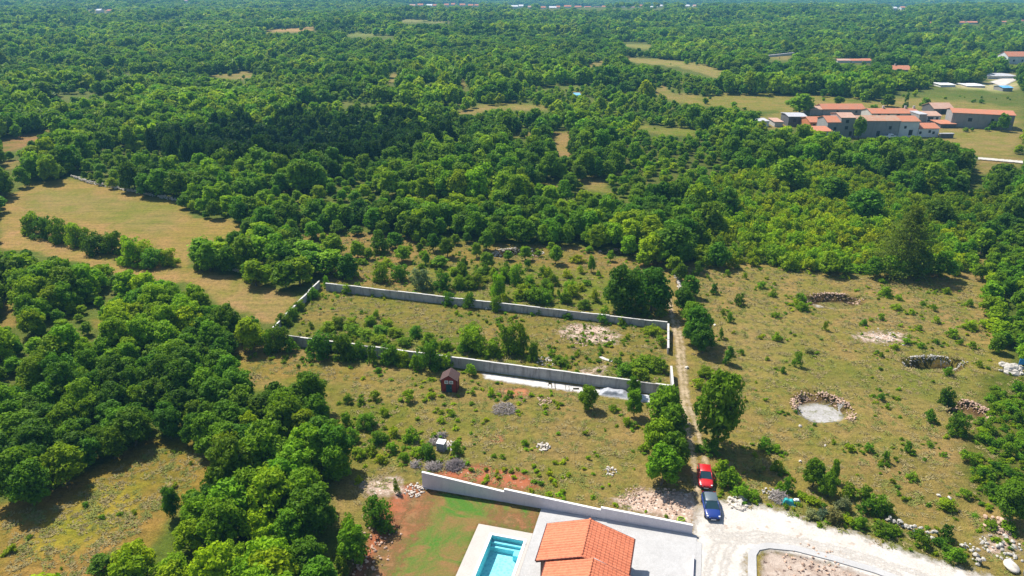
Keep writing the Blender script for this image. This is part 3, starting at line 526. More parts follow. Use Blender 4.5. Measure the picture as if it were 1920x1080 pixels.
def run(s, y0, y1, Rr, Hr, name):
    w = y1 * .72 + 15; P = hexgrid(-w, w, y0, y1, s); P = P[frustum(P)]
    R, H = fill(P, Rr, Hr, name)
    R, H, sm = scrubby(P, R, H, .80 if name == 'near' else .58)
    px, py = PX(P[:, 0], P[:, 1], 0 * R); q = np.stack([px, py], 1)
    hz = inside(q, HAZ); ed = inside(q, EDGE); rj = inside(q, RJ)
    if name == 'near':
        keepz = ~hz
        R = np.where(rj, R * .45, np.where(ed, R * .8, R)); H = np.where(rj, H * .36, np.where(ed, H * .7, H))
        keepz &= ~rj; keepz &= ~((py < 485) & (px > 1850) & (NP.random(len(P)) < .1))
    else: keepz = NP.random(len(P)) < .95
    keepz &= (vnoise(P[:, 0], P[:, 1], .06) + vnoise(P[:, 0], P[:, 1], .17) * .5 < 1.22) | (py > 480)
    bad = (blocked(P, H, R) & (~ed if name == 'near' else True)) | ~keepz
    if name != 'near':                                   # lone bushes keep standing in the far clearings
        lone = bad & keepz & (NP.random(len(P)) < .16) & (vnoise(P[:, 0], P[:, 1], .045) > .56) & (py < 260) & ~inside(q, OPENP['village'])
        sc_ = NP.uniform(.3, .6, len(P)); R = np.where(lone, R * sc_, R); H = np.where(lone, H * sc_ * .8, H); bad &= ~lone
    # clear of hand-placed plants
    if name == 'near':
        for i in range(0, len(P)):
            if not bad[i]:
                d = np.hypot(man[:, 0] - P[i, 0], man[:, 1] - P[i, 1])
                if (d < man[:, 2] * .6 + R[i] * .35).any(): bad[i] = True
    g = ~bad; return P[g], R[g], H[g], q[g], rj[g]
def addfill(P, R, H, q, kind, rj=None):
    v = tones(P); z = hgt(P[:, 0], P[:, 1])
    for i in range(len(P)):
        t = 'dark' if v[i] < .56 else ('mid' if v[i] < .82 else 'bright')
        k = kind
        if math.hypot((P[i, 0] - RAV[0]) / 44, (P[i, 1] - RAV[1] + 4) / 36) < .8 + .5 * RNG.random(): t = 'deep'; H[i] = max(H[i], 7) * 1.35; R[i] = max(R[i], 2.6)  # ravine grove: taller crowns, with their shade painted into the leaf colour
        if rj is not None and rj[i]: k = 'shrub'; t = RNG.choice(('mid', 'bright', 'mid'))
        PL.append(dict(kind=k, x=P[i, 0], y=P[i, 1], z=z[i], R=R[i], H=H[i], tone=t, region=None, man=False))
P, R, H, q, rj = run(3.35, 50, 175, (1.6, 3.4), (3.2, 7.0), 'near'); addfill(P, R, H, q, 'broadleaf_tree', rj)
P, R, H, q, rj = run(4.0, 175, 330, (1.5, 4.3), (3.0, 9.2), 'mid'); m = ~inside(q, HAZ); addfill(P[m], R[m], H[m], q[m], 'broadleaf_tree')
P = hexgrid(55, 95, 55, 110, 1.75); px, py = PX(P[:, 0], P[:, 1], 0 * P[:, 0]); m = inside(np.stack([px, py], 1), RJ) & (fnoise(P[:, 0], P[:, 1], .16) + NP.random(len(P)) * .2 > .34) & (py > 728); P = P[m]
R, H = fill(P, (.55, 1.45), (.5, 1.8), 'rj'); addfill(P, R, H, None, 'shrub', np.ones(len(P), bool))
# hazel thicket
P = hexgrid(20, 260, 130, 260, 2.35); px, py = PX(P[:, 0], P[:, 1], 0 * P[:, 0]); q = np.stack([px, py], 1); m = inside(q, HAZ); P = P[m]
R, H = fill(P, (.9, 2.4), (1.5, 3.9), 'hz'); g = ~blocked(P, H, R) & (vnoise(P[:, 0], P[:, 1], .2) < .86); P, R, H = P[g], R[g], H[g]
dk = fnoise(P[:, 0], P[:, 1], .06)
for i in range(len(P)):
    PL.append(dict(kind='hazel_shrub', x=P[i, 0], y=P[i, 1], z=h1(*P[i]), R=R[i], H=H[i], tone=('hazel', 'hazel', 'hazel', 'bright', 'mid')[int(NP.random() * 3 + dk[i] * 3.2) % 5], region='hazel', man=False))
for cx, by, w, hh in ((1620, 418, 70, 66), (1330, 440, 60, 66), (1365, 410, 50, 60), (1760, 425, 60, 50), (1480, 355, 70, 60), (1265, 500, 75, 80), (1560, 380, 60, 50), (1880, 350, 55, 45)):
    put('broadleaf_tree', 'hazel_emergent', 'dark', cx, by, w, hh)

# ------------------------------------------------------------------ individuals and the wood behind them
ORD = ['first', 'second', 'third', 'fourth', 'fifth', 'sixth', 'seventh', 'eighth', 'ninth', 'tenth', 'eleventh', 'twelfth', 'thirteenth', 'fourteenth', 'fifteenth', 'sixteenth']
TONE = {'deep': 'blackish green', 'dark': 'dark green', 'mid': 'green', 'bright': 'bright green', 'hazel': 'yellow green', 'grey': 'grey green', 'straw': 'straw coloured'}
def region_of(p):
    x, y = PX(p['x'], p['y'], p['z'])
    if p['kind'] == 'hazel_shrub': return 'hazel_' + ('a' if x < 1480 else 'b' if x < 1660 else 'c')
    if p['region']: return p['region']
    if x > 1800 and y > 690: return 'right_low'
    if x > 1780: return 'right_edge'
    if y > 760 and x < 720: return 'thicket' if (x > 395 or y > 1000) else 'thicket_left'
    if y > 500 and x < 330: return 'thicket_west'
    if y > 480 and x < 720: return 'thicket_mid'
    return 'wood_' + ('a' if x < 330 else 'b' if x < 560 else 'c' if x < 780 else 'd' if x < 1000 else 'e' if x < 1240 else 'f')
PLACE = {'hedge': 'in the hedge across the mown meadow', 'meadow_corner': 'beside the right end of the mown meadow', 'orchard': 'in the orchard behind the concrete walls', 'back_wall': 'outside the back concrete wall',
 'track_pair': 'by the track behind the walled plot', 'front_wall': 'along the front concrete wall', 'plot_back': 'inside the back and left concrete walls', 'plot_front': 'in the front of the walled plot', 'right_field': 'in the dry field right of the track',
 'verge': 'between the gravel road and right field', 'car_tree': 'beside the track behind the cars', 'track_hedge': 'lining the dirt track', 'scrub': 'in the scrub around the red shed', 'lawn_edge': 'at the red soil edge of the lawn', 'meadow_small': 'in the bottom left meadow', 'thicket': 'in the thicket left of the lawn', 'thicket_left': 'in the thicket above the bottom left meadow', 'thicket_west': 'in the leftmost thicket below the mown meadow', 'thicket_mid': 'in the thicket between both left meadows',
 'right_low': 'in the scrub at the right edge', 'right_edge': 'in the thicket right of the dry field', 'hazel_emergent': 'rising over the low hazel thicket', 'hazel_a': 'in the left hazel thicket', 'hazel_b': 'in the middle hazel thicket', 'hazel_c': 'in the right hazel thicket',
 'wood_a': 'in the wood above the mown meadow', 'wood_b': 'in the wood right of the mown meadow', 'wood_c': 'in the wood above the left orchard', 'wood_d': 'in the wood above the middle orchard', 'wood_e': 'in the wood above the right orchard', 'wood_f': 'in the wood left of the hazel'}
WORDK = {'broadleaf_tree': 'tree', 'shrub': 'bush', 'hazel_shrub': 'bush', 'orchard_tree': 'small tree', 'columnar_tree': 'slender tree', 'conical_shrub': 'conical bush'}
CATK = {'broadleaf_tree': 'tree', 'shrub': 'bush', 'hazel_shrub': 'bush', 'orchard_tree': 'tree', 'columnar_tree': 'tree', 'conical_shrub': 'bush'}
for p in PL:
    p['app'] = p['R'] * p['H'] / depth(p['y'], p['z']) ** 2; p['px'] = PX(p['x'], p['y'], p['z'])
    p['vis'] = -60 < p['px'][0] < 1980 and PX(p['x'], p['y'], p['z'] + p['H'])[1] < 1078
inds, rest = [], []
for k in WORDK:
    L = sorted([p for p in PL if p['kind'] == k and p['vis']], key=lambda p: -p['app'] - (1 if p['man'] and p['region'] != 'thicket' else 0))
    cap = 290 if k == 'hazel_shrub' else 298
    inds += L[:cap]; rest += L[cap:]
rest += [p for p in PL if not p['vis']]
by = {}
for p in inds: by.setdefault((region_of(p), WORDK[p['kind']]), []).append(p)
for (rg, wk), L in by.items():
    L.sort(key=lambda p: -p['px'][1]); nrow = max(1, math.ceil(len(L) / 9)); per = math.ceil(len(L) / nrow)
    for r in range(nrow):
        row = sorted(L[r * per:(r + 1) * per], key=lambda p: p['px'][0])
        for i, p in enumerate(row):
            rowtxt = '' if nrow == 1 else (' front row,' if r == 0 else ' back row,' if r == nrow - 1 else ' %s row,' % ORD[min(r, 15)])
            p['label'] = '%s %s %s,%s %s from left' % (TONE[p['tone']], wk, PLACE[rg], rowtxt, ORD[i])
            if len(p['label'].split()) > 16: print('LONG', p['label'])
            p['group'] = {'tree': 'trees ', 'bush': 'bushes '}.get(CATK[p['kind']]) + PLACE[rg]
for i, p in enumerate(inds):
    k = p['kind']; rz = RNG.random() * 6.28; loc = (p['x'], p['y'], p['z'] - .03)
    if k == 'broadleaf_tree':
        root = empty(k, loc, rz); lod = 0 if p['y'] < 125 else 1; ms = TREE[p['tone'], lod]; sc = (p['R'] / 2.7, p['R'] / 2.7, p['H'] / 6)
        for nm, me in (('trunk', TRUNK[i % 4]), ('crown', ms[i % len(ms)])):
            o = link(bpy.data.objects.new(nm, me), root); o.scale = sc
    elif k in ('orchard_tree', 'columnar_tree'):
        root = empty(k, loc, rz)
        if k == 'orchard_tree': ms = TREE[p['tone'], 1]; sc = (p['R'] / 2.6, p['R'] / 2.6, p['H'] / 6)
        else: ms = COLU; sc = (p['R'], p['R'], p['H'] / 3.4)
        o = link(bpy.data.objects.new('crown', ms[i % len(ms)]), root); o.scale = sc
        o = link(bpy.data.objects.new('trunk', TRUNK[i % 4]), root); o.scale = (p['R'] / 2.7, p['R'] / 2.7, p['H'] / 6)
    elif k == 'conical_shrub':
        root = link(bpy.data.objects.new(k, CONE[0])); root.location = loc; root.scale = (p['R'], p['R'], p['H'] / 3.0)
    else:
        ms = SHRUB[p['tone']]
        big = p['R'] > 1.3 and p['kind'] == 'shrub'
        if big:
            root = empty(k, loc, rz); sc = (p['R'], p['R'], p['H'] / 1.6)
            o = link(bpy.data.objects.new('foliage', SHRUBH[p['tone']][i % 3]), root); o.scale = sc
            o = link(bpy.data.objects.new('stem', STEM[i % 2]), root); o.scale = sc
        else:
            root = link(bpy.data.objects.new(k, ms[i % 3])); root.location = loc; root.rotation_euler = (0, 0, rz); root.scale = (p['R'], p['R'], p['H'] / 1.6)
    tag(root, p['label'], CATK[k], p['group'])

def scatter(name, pts, var, meshes, label, cat, kind='stuff'):
    """pts: (n,7) x y z rz sx sy sz; one object that instances a library mesh on each point"""
    me = bpy.data.meshes.new(name); me.vertices.add(len(pts)); me.vertices.foreach_set('co', np.ascontiguousarray(pts[:, :3], np.float32).ravel())
    rot = np.zeros((len(pts), 3), np.float32); rot[:, 2] = pts[:, 3]
    set_attr(me, 'rot', 'FLOAT_VECTOR', rot); set_attr(me, 'scl', 'FLOAT_VECTOR', pts[:, 4:7].astype(np.float32)); set_attr(me, 'vi', 'INT', var.astype(np.int32))
    o = link(bpy.data.objects.new(name, me))
    ng = bpy.data.node_groups.new(name, 'GeometryNodeTree'); ng.interface.new_socket('Geometry', in_out='INPUT', socket_type='NodeSocketGeometry'); ng.interface.new_socket('Geometry', in_out='OUTPUT', socket_type='NodeSocketGeometry')
    N = ng.nodes; gi = N.new('NodeGroupInput'); go = N.new('NodeGroupOutput'); jn = N.new('GeometryNodeJoinGeometry')
    def na(nm, t): x = N.new('GeometryNodeInputNamedAttribute'); x.data_type = t; x.inputs['Name'].default_value = nm; return [q for q in x.outputs if q.enabled and q.name == 'Attribute'][0]
    ra, sa, va = na('rot', 'FLOAT_VECTOR'), na('scl', 'FLOAT_VECTOR'), na('vi', 'INT')
    for i, m in enumerate(meshes):
        po = bpy.data.objects.new(name + '_library', m); oi = N.new('GeometryNodeObjectInfo'); oi.inputs['Object'].default_value = po; oi.inputs['As Instance'].default_value = True
        cp = N.new('FunctionNodeCompare'); cp.data_type = 'INT'; cp.operation = 'EQUAL'
        ia = [q for q in cp.inputs if q.enabled]; ng.links.new(va, ia[0]); ia[1].default_value = i
        ip = N.new('GeometryNodeInstanceOnPoints'); ng.links.new(gi.outputs[0], ip.inputs['Points']); ng.links.new(cp.outputs[0], ip.inputs['Selection'])
        ng.links.new(oi.outputs['Geometry'], ip.inputs['Instance']); ng.links.new(ra, ip.inputs['Rotation']); ng.links.new(sa, ip.inputs['Scale']); ng.links.new(ip.outputs[0], jn.inputs[0])
    ng.links.new(jn.outputs[0], go.inputs[0]); md = o.modifiers.new('instances', 'NODES'); md.node_group = ng
    return tag(o, label, cat, None, kind)

lib = []; idx = {}
for t in ('dark', 'mid', 'bright', 'deep'):
    for lod in (1, 2, 3): idx[t, lod] = (len(lib), len(TREE[t, lod])); lib += TREE[t, lod]
pts, var = [], []
hp, hv = [], []
sp_, sv_ = [], []
SLIB = [m for t in ('dark', 'mid', 'bright', 'hazel', 'grey') for m in SHRUB[t]]
for p in rest:
    if p['kind'] == 'hazel_shrub':
        hp.append((p['x'], p['y'], p['z'], RNG.random() * 6.28, p['R'], p['R'], p['H'] / 1.6)); hv.append(RNG.randrange(3)); continue
    if p['kind'] == 'shrub':
        sp_.append((p['x'], p['y'], p['z'], RNG.random() * 6.28, p['R'], p['R'], p['H'] / 1.6)); sv_.append(3 * ('dark', 'mid', 'bright', 'hazel', 'grey').index(p['tone']) + RNG.randrange(3)); continue
    if p['kind'] not in ('broadleaf_tree',): continue
    a, n = idx[p['tone'], 1 if p['y'] < 260 else 2]; var.append(a + RNG.randrange(n))
    pts.append((p['x'], p['y'], p['z'], RNG.random() * 6.28, p['R'] / 2.65, p['R'] / 2.65, p['H'] / 6))
def farfill(s, y0, y1, Rr, Hr, lod, thin=0.0):
    P, R, H, q, _ = run(s, y0, y1, Rr, Hr, 'far'); keep = NP.random(len(P)) > thin; P, R, H = P[keep], R[keep], H[keep]
    gap = fnoise(P[:, 0] * .5, P[:, 1], .03); keep = gap < .70; P, R, H = P[keep], R[keep], H[keep]; patch = fnoise(P[:, 0] * .6, P[:, 1], .012); H = H * (.55 + .8 * patch); v = tones(P); z = hgt(P[:, 0], P[:, 1])
    for i in range(len(P)):
        a, n = idx['dark' if v[i] < .55 else 'mid' if v[i] < .80 else 'bright', lod]; var.append(a + RNG.randrange(n))
        pts.append((P[i, 0], P[i, 1], z[i] - .1, RNG.random() * 6.28, R[i] / 2.65, R[i] / 2.65, H[i] / 6))
farfill(4.7, 330, 720, (1.7, 5.2), (3.4, 10.5), 2)
farfill(6.6, 720, 1250, (2.4, 6.6), (4, 11.5), 3)
farfill(9.5, 1250, 2300, (5.0, 8.5), (6, 11), 3)
farfill(17, 2300, 3300, (9, 15), (7, 12), 3)
scatter('woodland', np.array(pts), np.array(var), lib, 'continuous broadleaf woodland of dark and bright crowns stretching to the horizon', 'woodland')
scatter('hazel_thicket', np.array(hp), np.array(hv), SHRUB['hazel'], 'low yellow green hazel thicket behind the dry right field', 'thicket')

scatter('scrub', np.array(sp_), np.array(sv_), SLIB, 'low green scrub filling the ground among the single bushes', 'scrub')

# low weeds and grass tufts in the near fields
def tuft(name, m, n, h, sp, seed):
    g = np.random.default_rng(seed); P = np.zeros((n, 3)); a = g.random(n) * 6.283; r = g.random(n) ** .5 * sp
    P[:, 0] = np.cos(a) * r; P[:, 1] = np.sin(a) * r; hh = h * g.uniform(.5, 1.1, n); le = g.uniform(-.24, .24, (n, 2))
    w = np.stack([-np.sin(a), np.cos(a), 0 * a], 1) * .05
    tp = P + np.stack([le[:, 0], le[:, 1], hh], 1); V = np.stack([P - w, P + w, tp + w * .4, tp - w * .4], 1).reshape(-1, 3)
    me = np_mesh(name, V, np.arange(n * 4).reshape(-1, 4), False); me.materials.append(m); return me
ROADP = gp([(1300, 985), (1312, 950), (1345, 940), (1430, 950), (1480, 962), (1530, 985), (1600, 1000), (1680, 1028), (1760, 1055), (1990, 1120), (1300, 1120)])
tl = [tuft('tuft', LEAF['straw'], 34, .09, .34, 1), tuft('tuft', LEAF['weed'], 34, .10, .34, 2), SHRUBL['bright'], SHRUBL['mid'], SHRUBL['hazel']]
tp, tv = [], []
OPEN['right_scrub'] = [tuple(q) for q in RJ]
for key, n, wd in (('right_scrub', 900, .5), ('shed_field', 3000, .09), ('walled_plot', 2200, .14), ('orchard', 2200, .10), ('right_field', 6500, .035), ('bottom_meadow', 700, .03)):
    gpo = gp(OPEN[key]); lo, hi = gpo.min(0), gpo.max(0); Q = NP.uniform(lo, hi, (n * 3, 2)); d = sdist(Q, gpo); Q = Q[d > .5][:n]
    px, py = PX(Q[:, 0], Q[:, 1], 0 * Q[:, 0])
    bare = [gp(x) for x in ([(1300, 950), (1430, 950), (1530, 985), (1680, 1028), (1990, 1120), (1300, 1120)], [(1150, 940), (1290, 925), (1300, 985)], [(1495, 742), (1585, 742), (1585, 792), (1495, 792)], [(905, 698), (1245, 743), (1235, 760), (905, 714)], [(1250, 520), (1290, 520), (1300, 700), (1360, 960), (1290, 960), (1262, 640)])]
    ok = np.ones(len(Q), bool)
    for b in bare: ok &= ~inside(Q, b)
    uvx = (Q - np.array(PO)); u = uvx[:, 0] * math.cos(PA) + uvx[:, 1] * math.sin(PA); v = uvx[:, 0] * math.sin(PA) - uvx[:, 1] * math.cos(PA)
    ok &= ~((u > -4) & (u < 32) & (v > -.8))
    cl = fnoise(Q[:, 0], Q[:, 1], .13); ok &= (NP.random(len(Q)) < .25 + cl)
    Q, cl = Q[ok], cl[ok]; z = hgt(Q[:, 0], Q[:, 1])
    for i in range(len(Q)):
        w = RNG.random() < wd * (3.2 if cl[i] > .56 else .5); s = RNG.uniform(.7, 1.5)
        if w: k = RNG.choice((2, 3, 4, 4)); s = RNG.uniform(.2, .48); sz = s * RNG.uniform(.5, .9)
        else: k = 1 if RNG.random() < .35 + (.3 if cl[i] > .55 else 0) else 0; sz = s
        tp.append((Q[i, 0], Q[i, 1], z[i], RNG.random() * 6.28, s, s, sz)); tv.append(k)
for p in PL:
    if p['kind'] == 'shrub' and p['region'] in ('right_field', 'verge', 'scrub', 'plot_front', 'plot_back', 'back_wall', 'front_wall', 'track_hedge') or p['kind'] == 'orchard_tree':
        for _ in range(5):
            a = RNG.random() * 6.283; d = p['R'] * RNG.uniform(.6, 1.9) + .15; s_ = RNG.uniform(.15, .42)
            if inside(np.array([(p['x'] + math.cos(a) * d, p['y'] + math.sin(a) * d)]), ROADP)[0]: continue
            tp.append((p['x'] + math.cos(a) * d, p['y'] + math.sin(a) * d, p['z'], a, s_, s_, s_ * RNG.uniform(.35, .8))); tv.append(RNG.choice((1, 1, 2, 4, 4, 3)))
scatter('grass', np.array(tp), np.array(tv), tl, 'dry grass tufts and low weeds growing over the fields', 'grass')

# pine
def pine(px, py, wpx, hpx, label):
    x, y = G(px, py); sc = F / depth(y); H = height_at(x, y, py - hpx); R = wpx / 2 / sc; root = empty('pine_tree', (x, y, 0), .4); r = random.Random(5); g = np.random.default_rng(3)
    mb = MB(); mb.tube([(0, 0, -.3), (.1, 0, H * .5), (0, .1, H * .97)], [.32, .2, .04], 8); Ps = []; Ns = []
    for w in range(15):
        zz = H * (.08 + .88 * w / 14); L = R * (1 - (w / 15) ** 1.4) * r.uniform(.85, 1.05) + .35
        for b in range(8):
            a = b * .785 + w * .5 + r.uniform(-.25, .25); l = L * r.uniform(.55, 1.12); up = .28 if w > 9 else .1
            tip = Vector((math.cos(a) * l, math.sin(a) * l, zz + l * up)); mb.tube([(0, 0, zz), Vector((0, 0, zz)).lerp(tip, .6) - Vector((0, 0, .12 * l)), tip], [.05, .035, .015], 4)
            n = int(50 + 100 * l / R); t = .3 + .75 * g.random(n) ** .7; cc = np.array(tip)[None] * t[:, None] + np.array((0, 0, zz))[None] * (1 - t[:, None]); wd = l * .20 * (1.15 - t * .3)
            Ps.append(cc + g.normal(size=(n, 3)) * wd[:, None] * np.array((1, 1, .5))); Ns.append(np.repeat(np.array([[math.cos(a) * .5, math.sin(a) * .5, .9]]), n, 0))
    mb.build('trunk', BARK, root); P = np.concatenate(Ps); N = np.concatenate(Ns) + g.normal(size=P.shape) * .6; N /= np.linalg.norm(N, axis=1)[:, None]
    A = np.cross(N, g.normal(size=P.shape)); A /= np.linalg.norm(A, axis=1)[:, None]; B = np.cross(N, A); s = .21 * g.uniform(.6, 1.3, (len(P), 1))
    V = np.stack([P - A * s, P - B * s * .5, P + A * s, P + B * s * .5], 1).reshape(-1, 3); me = np_mesh('crown', V, np.arange(len(V)).reshape(-1, 4), False); me.materials.append(LEAF['pine'])
    link(bpy.data.objects.new('crown', me), root); tag(root, label, 'tree')
pine(1692, 515, 125, 128, 'tall dark pine with tiered boughs at the front edge of the hazel thicket')

# ------------------------------------------------------------------ walls
def conc_mat(name, c1, c2, stain, streak=.5):
    t = NT(name); n1 = t.noise(.5, 6, .7, dist=.4); mp = t.n('Mapping'); t.l(t.pos(), mp.inputs[0]); mp.inputs['Scale'].default_value = (1.6, 1.6, .25)
    st = t.noise(1.0, 5, .7, mp.outputs[0]); k = t.mix(t.ramp(n1, [(.35, (0, 0, 0)), (.65, (1, 1, 1))]), c1, c2); k = t.mix(t.math('MULTIPLY', t.ramp(st, [(.48, (0, 0, 0)), (.7, (1, 1, 1))]), streak), k, stain)
    n3 = t.noise(9, 3, .7); k = t.mix(1, k, t.ramp(n3, [(.3, (.86, .86, .86)), (.7, (1.1, 1.1, 1.1))]), 'MULTIPLY'); t.col(k); t.bump(n3, .02); return t.fin(.9, .2)
OLDC = conc_mat('old_concrete', (.33, .315, .31), (.45, .43, .41), (.15, .135, .12), .9); CAPC = conc_mat('pale_coping', (.62, .60, .56), (.54, .52, .48), (.34, .32, .3))
def wall_run(pa, pb, ha, hb, th, label, name='concrete_wall', mat=None, cap=True, jag=0.0, seed=1, foot=0.0):
    a = Vector(G(*pa)); b = Vector(G(*pb)); d = (b - a); L = d.length; rz = math.atan2(d.y, d.x); r = random.Random(seed); n = max(2, int(L / 2.4))
    root = empty(name, (a.x, a.y, 0), rz); mb = MB(); cp = MB()
    for i in range(n):
        x0 = L * i / n; x1 = L * (i + 1) / n - (.012 if i < n - 1 else 0); h0 = ha + (hb - ha) * i / n + r.uniform(-jag, jag); o = r.uniform(-.012, .012)
        mb.box(x0, x1, -th / 2 + o, th / 2 + o, -.3, h0)
        if cap and not (jag and r.random() < .12): cp.box(x0, x1 + .012, -th / 2 - .035, th / 2 + .035, h0 + .002, h0 + .06 + r.uniform(0, .012))
    mb.build('panel', mat or OLDC, root)
    if cap: cp.build('coping', CAPC, root)
    return tag(root, label, 'wall')
wall_run((540, 647), (1260, 743), 1.75, 1.7, .22, 'long old concrete wall along the front of the overgrown plot', jag=.05, seed=2)
wall_run((612, 545), (1250, 617), 1.55, 1.25, .22, 'long old concrete wall along the back of the overgrown plot', jag=.06, seed=3)
wall_run((513, 625), (600, 540), 1.1, 1.5, .22, 'short old concrete wall climbing the left end of the overgrown plot', jag=.09, seed=4)
wall_run((1252, 619), (1252, 664), 1.2, 1.0, .24, 'short concrete side wall above the gap at the plot entrance', seed=5)
wall_run((1257, 703), (1260, 741), 1.5, 1.7, .24, 'short concrete side wall below the gap at the plot entrance', seed=6)
PLAS = conc_mat('rendered_plaster', (.68, .62, .64), (.63, .575, .595), (.48, .44, .45), .35)
def new_wall():
    root = empty('rendered_wall', UV(0, 0) + (0,), PA); mb = MB(); cp = MB()
    def ht(px_, py_, u): x, y = UV(u, 0); return height_at(x, y, py_)
    segs = [(0, 9.9, ht(790, 886, 0), ht(964, 923, 9.9)), (9.9, 20.9, ht(966, 918, 9.9), ht(1140, 957, 20.9)), (20.9, 30.8, ht(1142, 952.5, 20.9), ht(1296, 986, 30.8))]
    for u0, u1, a, b in segs:
        e = .006; mb.hexa([(u0 + e, 0, -.3), (u1 - e, 0, -.3), (u1 - e, .22, -.3), (u0 + e, .22, -.3)], [(u0 + e, 0, a), (u1 - e, 0, b), (u1 - e, .22, b), (u0 + e, .22, a)])
        cp.hexa([(u0 + e, -.03, a + .002), (u1 - e, -.03, b + .002), (u1 - e, .25, b + .002), (u0 + e, .25, a + .002)], [(u0 + e, -.03, a + .05), (u1 - e, -.03, b + .05), (u1 - e, .25, b + .05), (u0 + e, .25, a + .05)])
    mb.build('panel', PLAS, root); cp.build('coping', simple('white_coping', (.74, .71, .68), .8, .06), root)
    tag(root, 'new pale rendered boundary wall with white coping stepping down behind the pool house', 'wall')
new_wall()
mb = MB(); mb.box(0, 4.2, -.09, .09, -.1, .5); x, y = UV(31.0, 3.6); o = mb.build('low_wall', PLAS, None, (x, y, 0), PA - math.pi / 2)
tag(o, 'low grey driveway wall at the right edge of the house apron', 'wall')

def dry_wall(pts, h, w, label, mat=STONE, seed=1, name='dry_stone_wall', ext=1.0):
    P = [Vector(G(a, b)) for a, b in pts]; r = random.Random(seed); mb = MB()
    for i in range(len(P) - 1):
        d = P[i + 1] - P[i]; n = Vector((-d.y, d.x)).normalized()
        for k in range(max(3, int(d.length * 9 * ext))):
            p = P[i] + d * r.random(); t = r.random(); o = r.uniform(-.5, .5) * w * (1 - t * .5); s = r.uniform(.13, .3)
            mb.stone((p.x + n.x * o, p.y + n.y * o, h1(p.x + n.x * o, p.y + n.y * o) + t * h * r.uniform(.7, 1)), s, r)
    return tag(mb.build(name, mat), label, 'stone wall' if 'wall' in name else 'stones')
dry_wall([(135, 332), (165, 343), (210, 352), (250, 360), (300, 370), (345, 380)], .9, .9, 'pale dry stone wall along the far edge of the mown meadow', STONEW, 1)
dry_wall([(1262, 505), (1268, 520), (1276, 545), (1282, 560)], .8, .7, 'short whitish dry stone wall running beside the top of the track', STONEW, 2)
dry_wall([(1660, 975), (1690, 985), (1720, 996), (1755, 1008)], .8, .8, 'grey dry stone wall between the right field and the gravel road', STONE, 3)
dry_wall([(1805, 1025), (1825, 1040), (1838, 1060)], .9, 1.1, 'grey dry stone bank at the road bend bottom right', STONE, 4)
dry_wall([(425, 505), (450, 510)], .5, .6, 'short pale heap of stones at the meadow corner bushes', STONEW, 5, 'stone_heap')
def pit_rim(i, a0, a1, label, mat=STONE, h=.35, sz=(.07, .2), den=20):
    cx, cy, rx, ry, dp = PITS[i]; r = random.Random(40 + i); mb = MB(); n = int(den * (rx + ry) / 2 * (a1 - a0))
    for k in range(n):
        a = math.radians(57.3 * r.uniform(a0, a1)); q = r.choice((r.uniform(.9, 1.08), r.uniform(.8, 1.02))); x = cx + rx * q * math.cos(a); y = cy + ry * q * math.sin(a)
        mb.stone((x, y, h1(x, y) + r.uniform(0, h * .35)), r.uniform(*sz), r)
    tag(mb.build('stone_bank', mat), label, 'stones')
pit_rim(0, -.9, 3.3, 'ring of pale stones round the white bottomed karst pit', STONER, .5)
pit_rim(1, .2, 2.9, 'reddish stones along the far edge of the upper shallow pit', STONER, .4)
pit_rim(2, .1, 3.1, 'pale ledge of rock over the dark middle pit near the right thicket', STONE, .5)
pit_rim(3, -.9, 2.2, 'curved bank of orange stones beside the lower right pit', STONER, .6, den=34)
pit_rim(4, .0, 3.2, 'pale stones lining the orchard pit on the left', STONEW, .5)
pit_rim(5, .1, 3.0, 'dark reddish stones lining the orchard pit on the right', STONER, .4)
def heap(px, py, w, hgt_, n, mat, label, name='stone_heap', cat='stones', seed=0, s=(.06, .21)):
    x, y = G(px, py); r = random.Random(seed + px); mb = MB()
    for k in range(n):
        a = r.random() * 6.283; q = r.random() ** .6; xx = math.cos(a) * q * w / 2; yy = math.sin(a) * q * w / 2
        mb.stone((xx, yy, max(0, (1 - q)) * hgt_ * r.random() + .04), r.uniform(*s), r)
    tag(mb.build(name, mat, None, (x, y, h1(x, y))), label, cat)
heap(1020, 838, 1.9, .6, 60, STONEW, 'white stone heap in the middle of the shed field')
heap(1143, 883, 1.8, .35, 30, STONEW, 'flat white stone heap nearest the rendered wall in the shed field')
heap(1020, 752, 2.6, .3, 40, STONER, 'reddish scattered stones right of the orange earth patch')
heap(846, 836, 2.0, .35, 50, STONEW, 'pale rubble heap right of the storage tank')
heap(778, 920, 2.6, .4, 60, STONEW, 'white rubble heap at the left end of the rendered wall')
heap(712, 1010, 4.6, .2, 38, STONER, 'loose pinkish stones along the red soil bank', s=(.07, .22))
heap(690, 1060, 4.5, .2, 38, STONER, 'loose pinkish stones at the bottom of the red soil bank', s=(.07, .22))
heap(1025, 678, 3.2, .4, 50, STONEW, 'pale rubble heap behind the front concrete wall')
heap(1195, 935, 4.6, .15, 110, STONER, 'pinkish rubble under the track trees left of the cars', s=(.05, .16))
heap(1255, 940, 4.6, .2, 110, STONER, 'pale rubble heap left of the blue car', s=(.05, .18))
heap(1382, 944, 2.4, .3, 40, STONEW, 'white broken slabs on the road edge right of the blue car', s=(.15, .4))
heap(1892, 692, 3.8, .7, 34, STONE, 'pale rock outcrop below the right thicket', 'rock_outcrop', 'rock', s=(.3, .9))
heap(1870, 985, 3.6, .4, 50, STONER, 'tan rocky bank in the scrub at the lower right', s=(.1, .35))
heap(1880, 1025, 4.5, .3, 50, STONE, 'white rocky scrape in the scrub at the lower right', s=(.08, .3))
heap(1660, 632, 7, .15, 60, STONEW, 'flat pale rocks showing in the middle of the right field')
heap(1445, 925, 2.0, .5, 30, STONE, 'grey stones among bushes right of the parked cars')
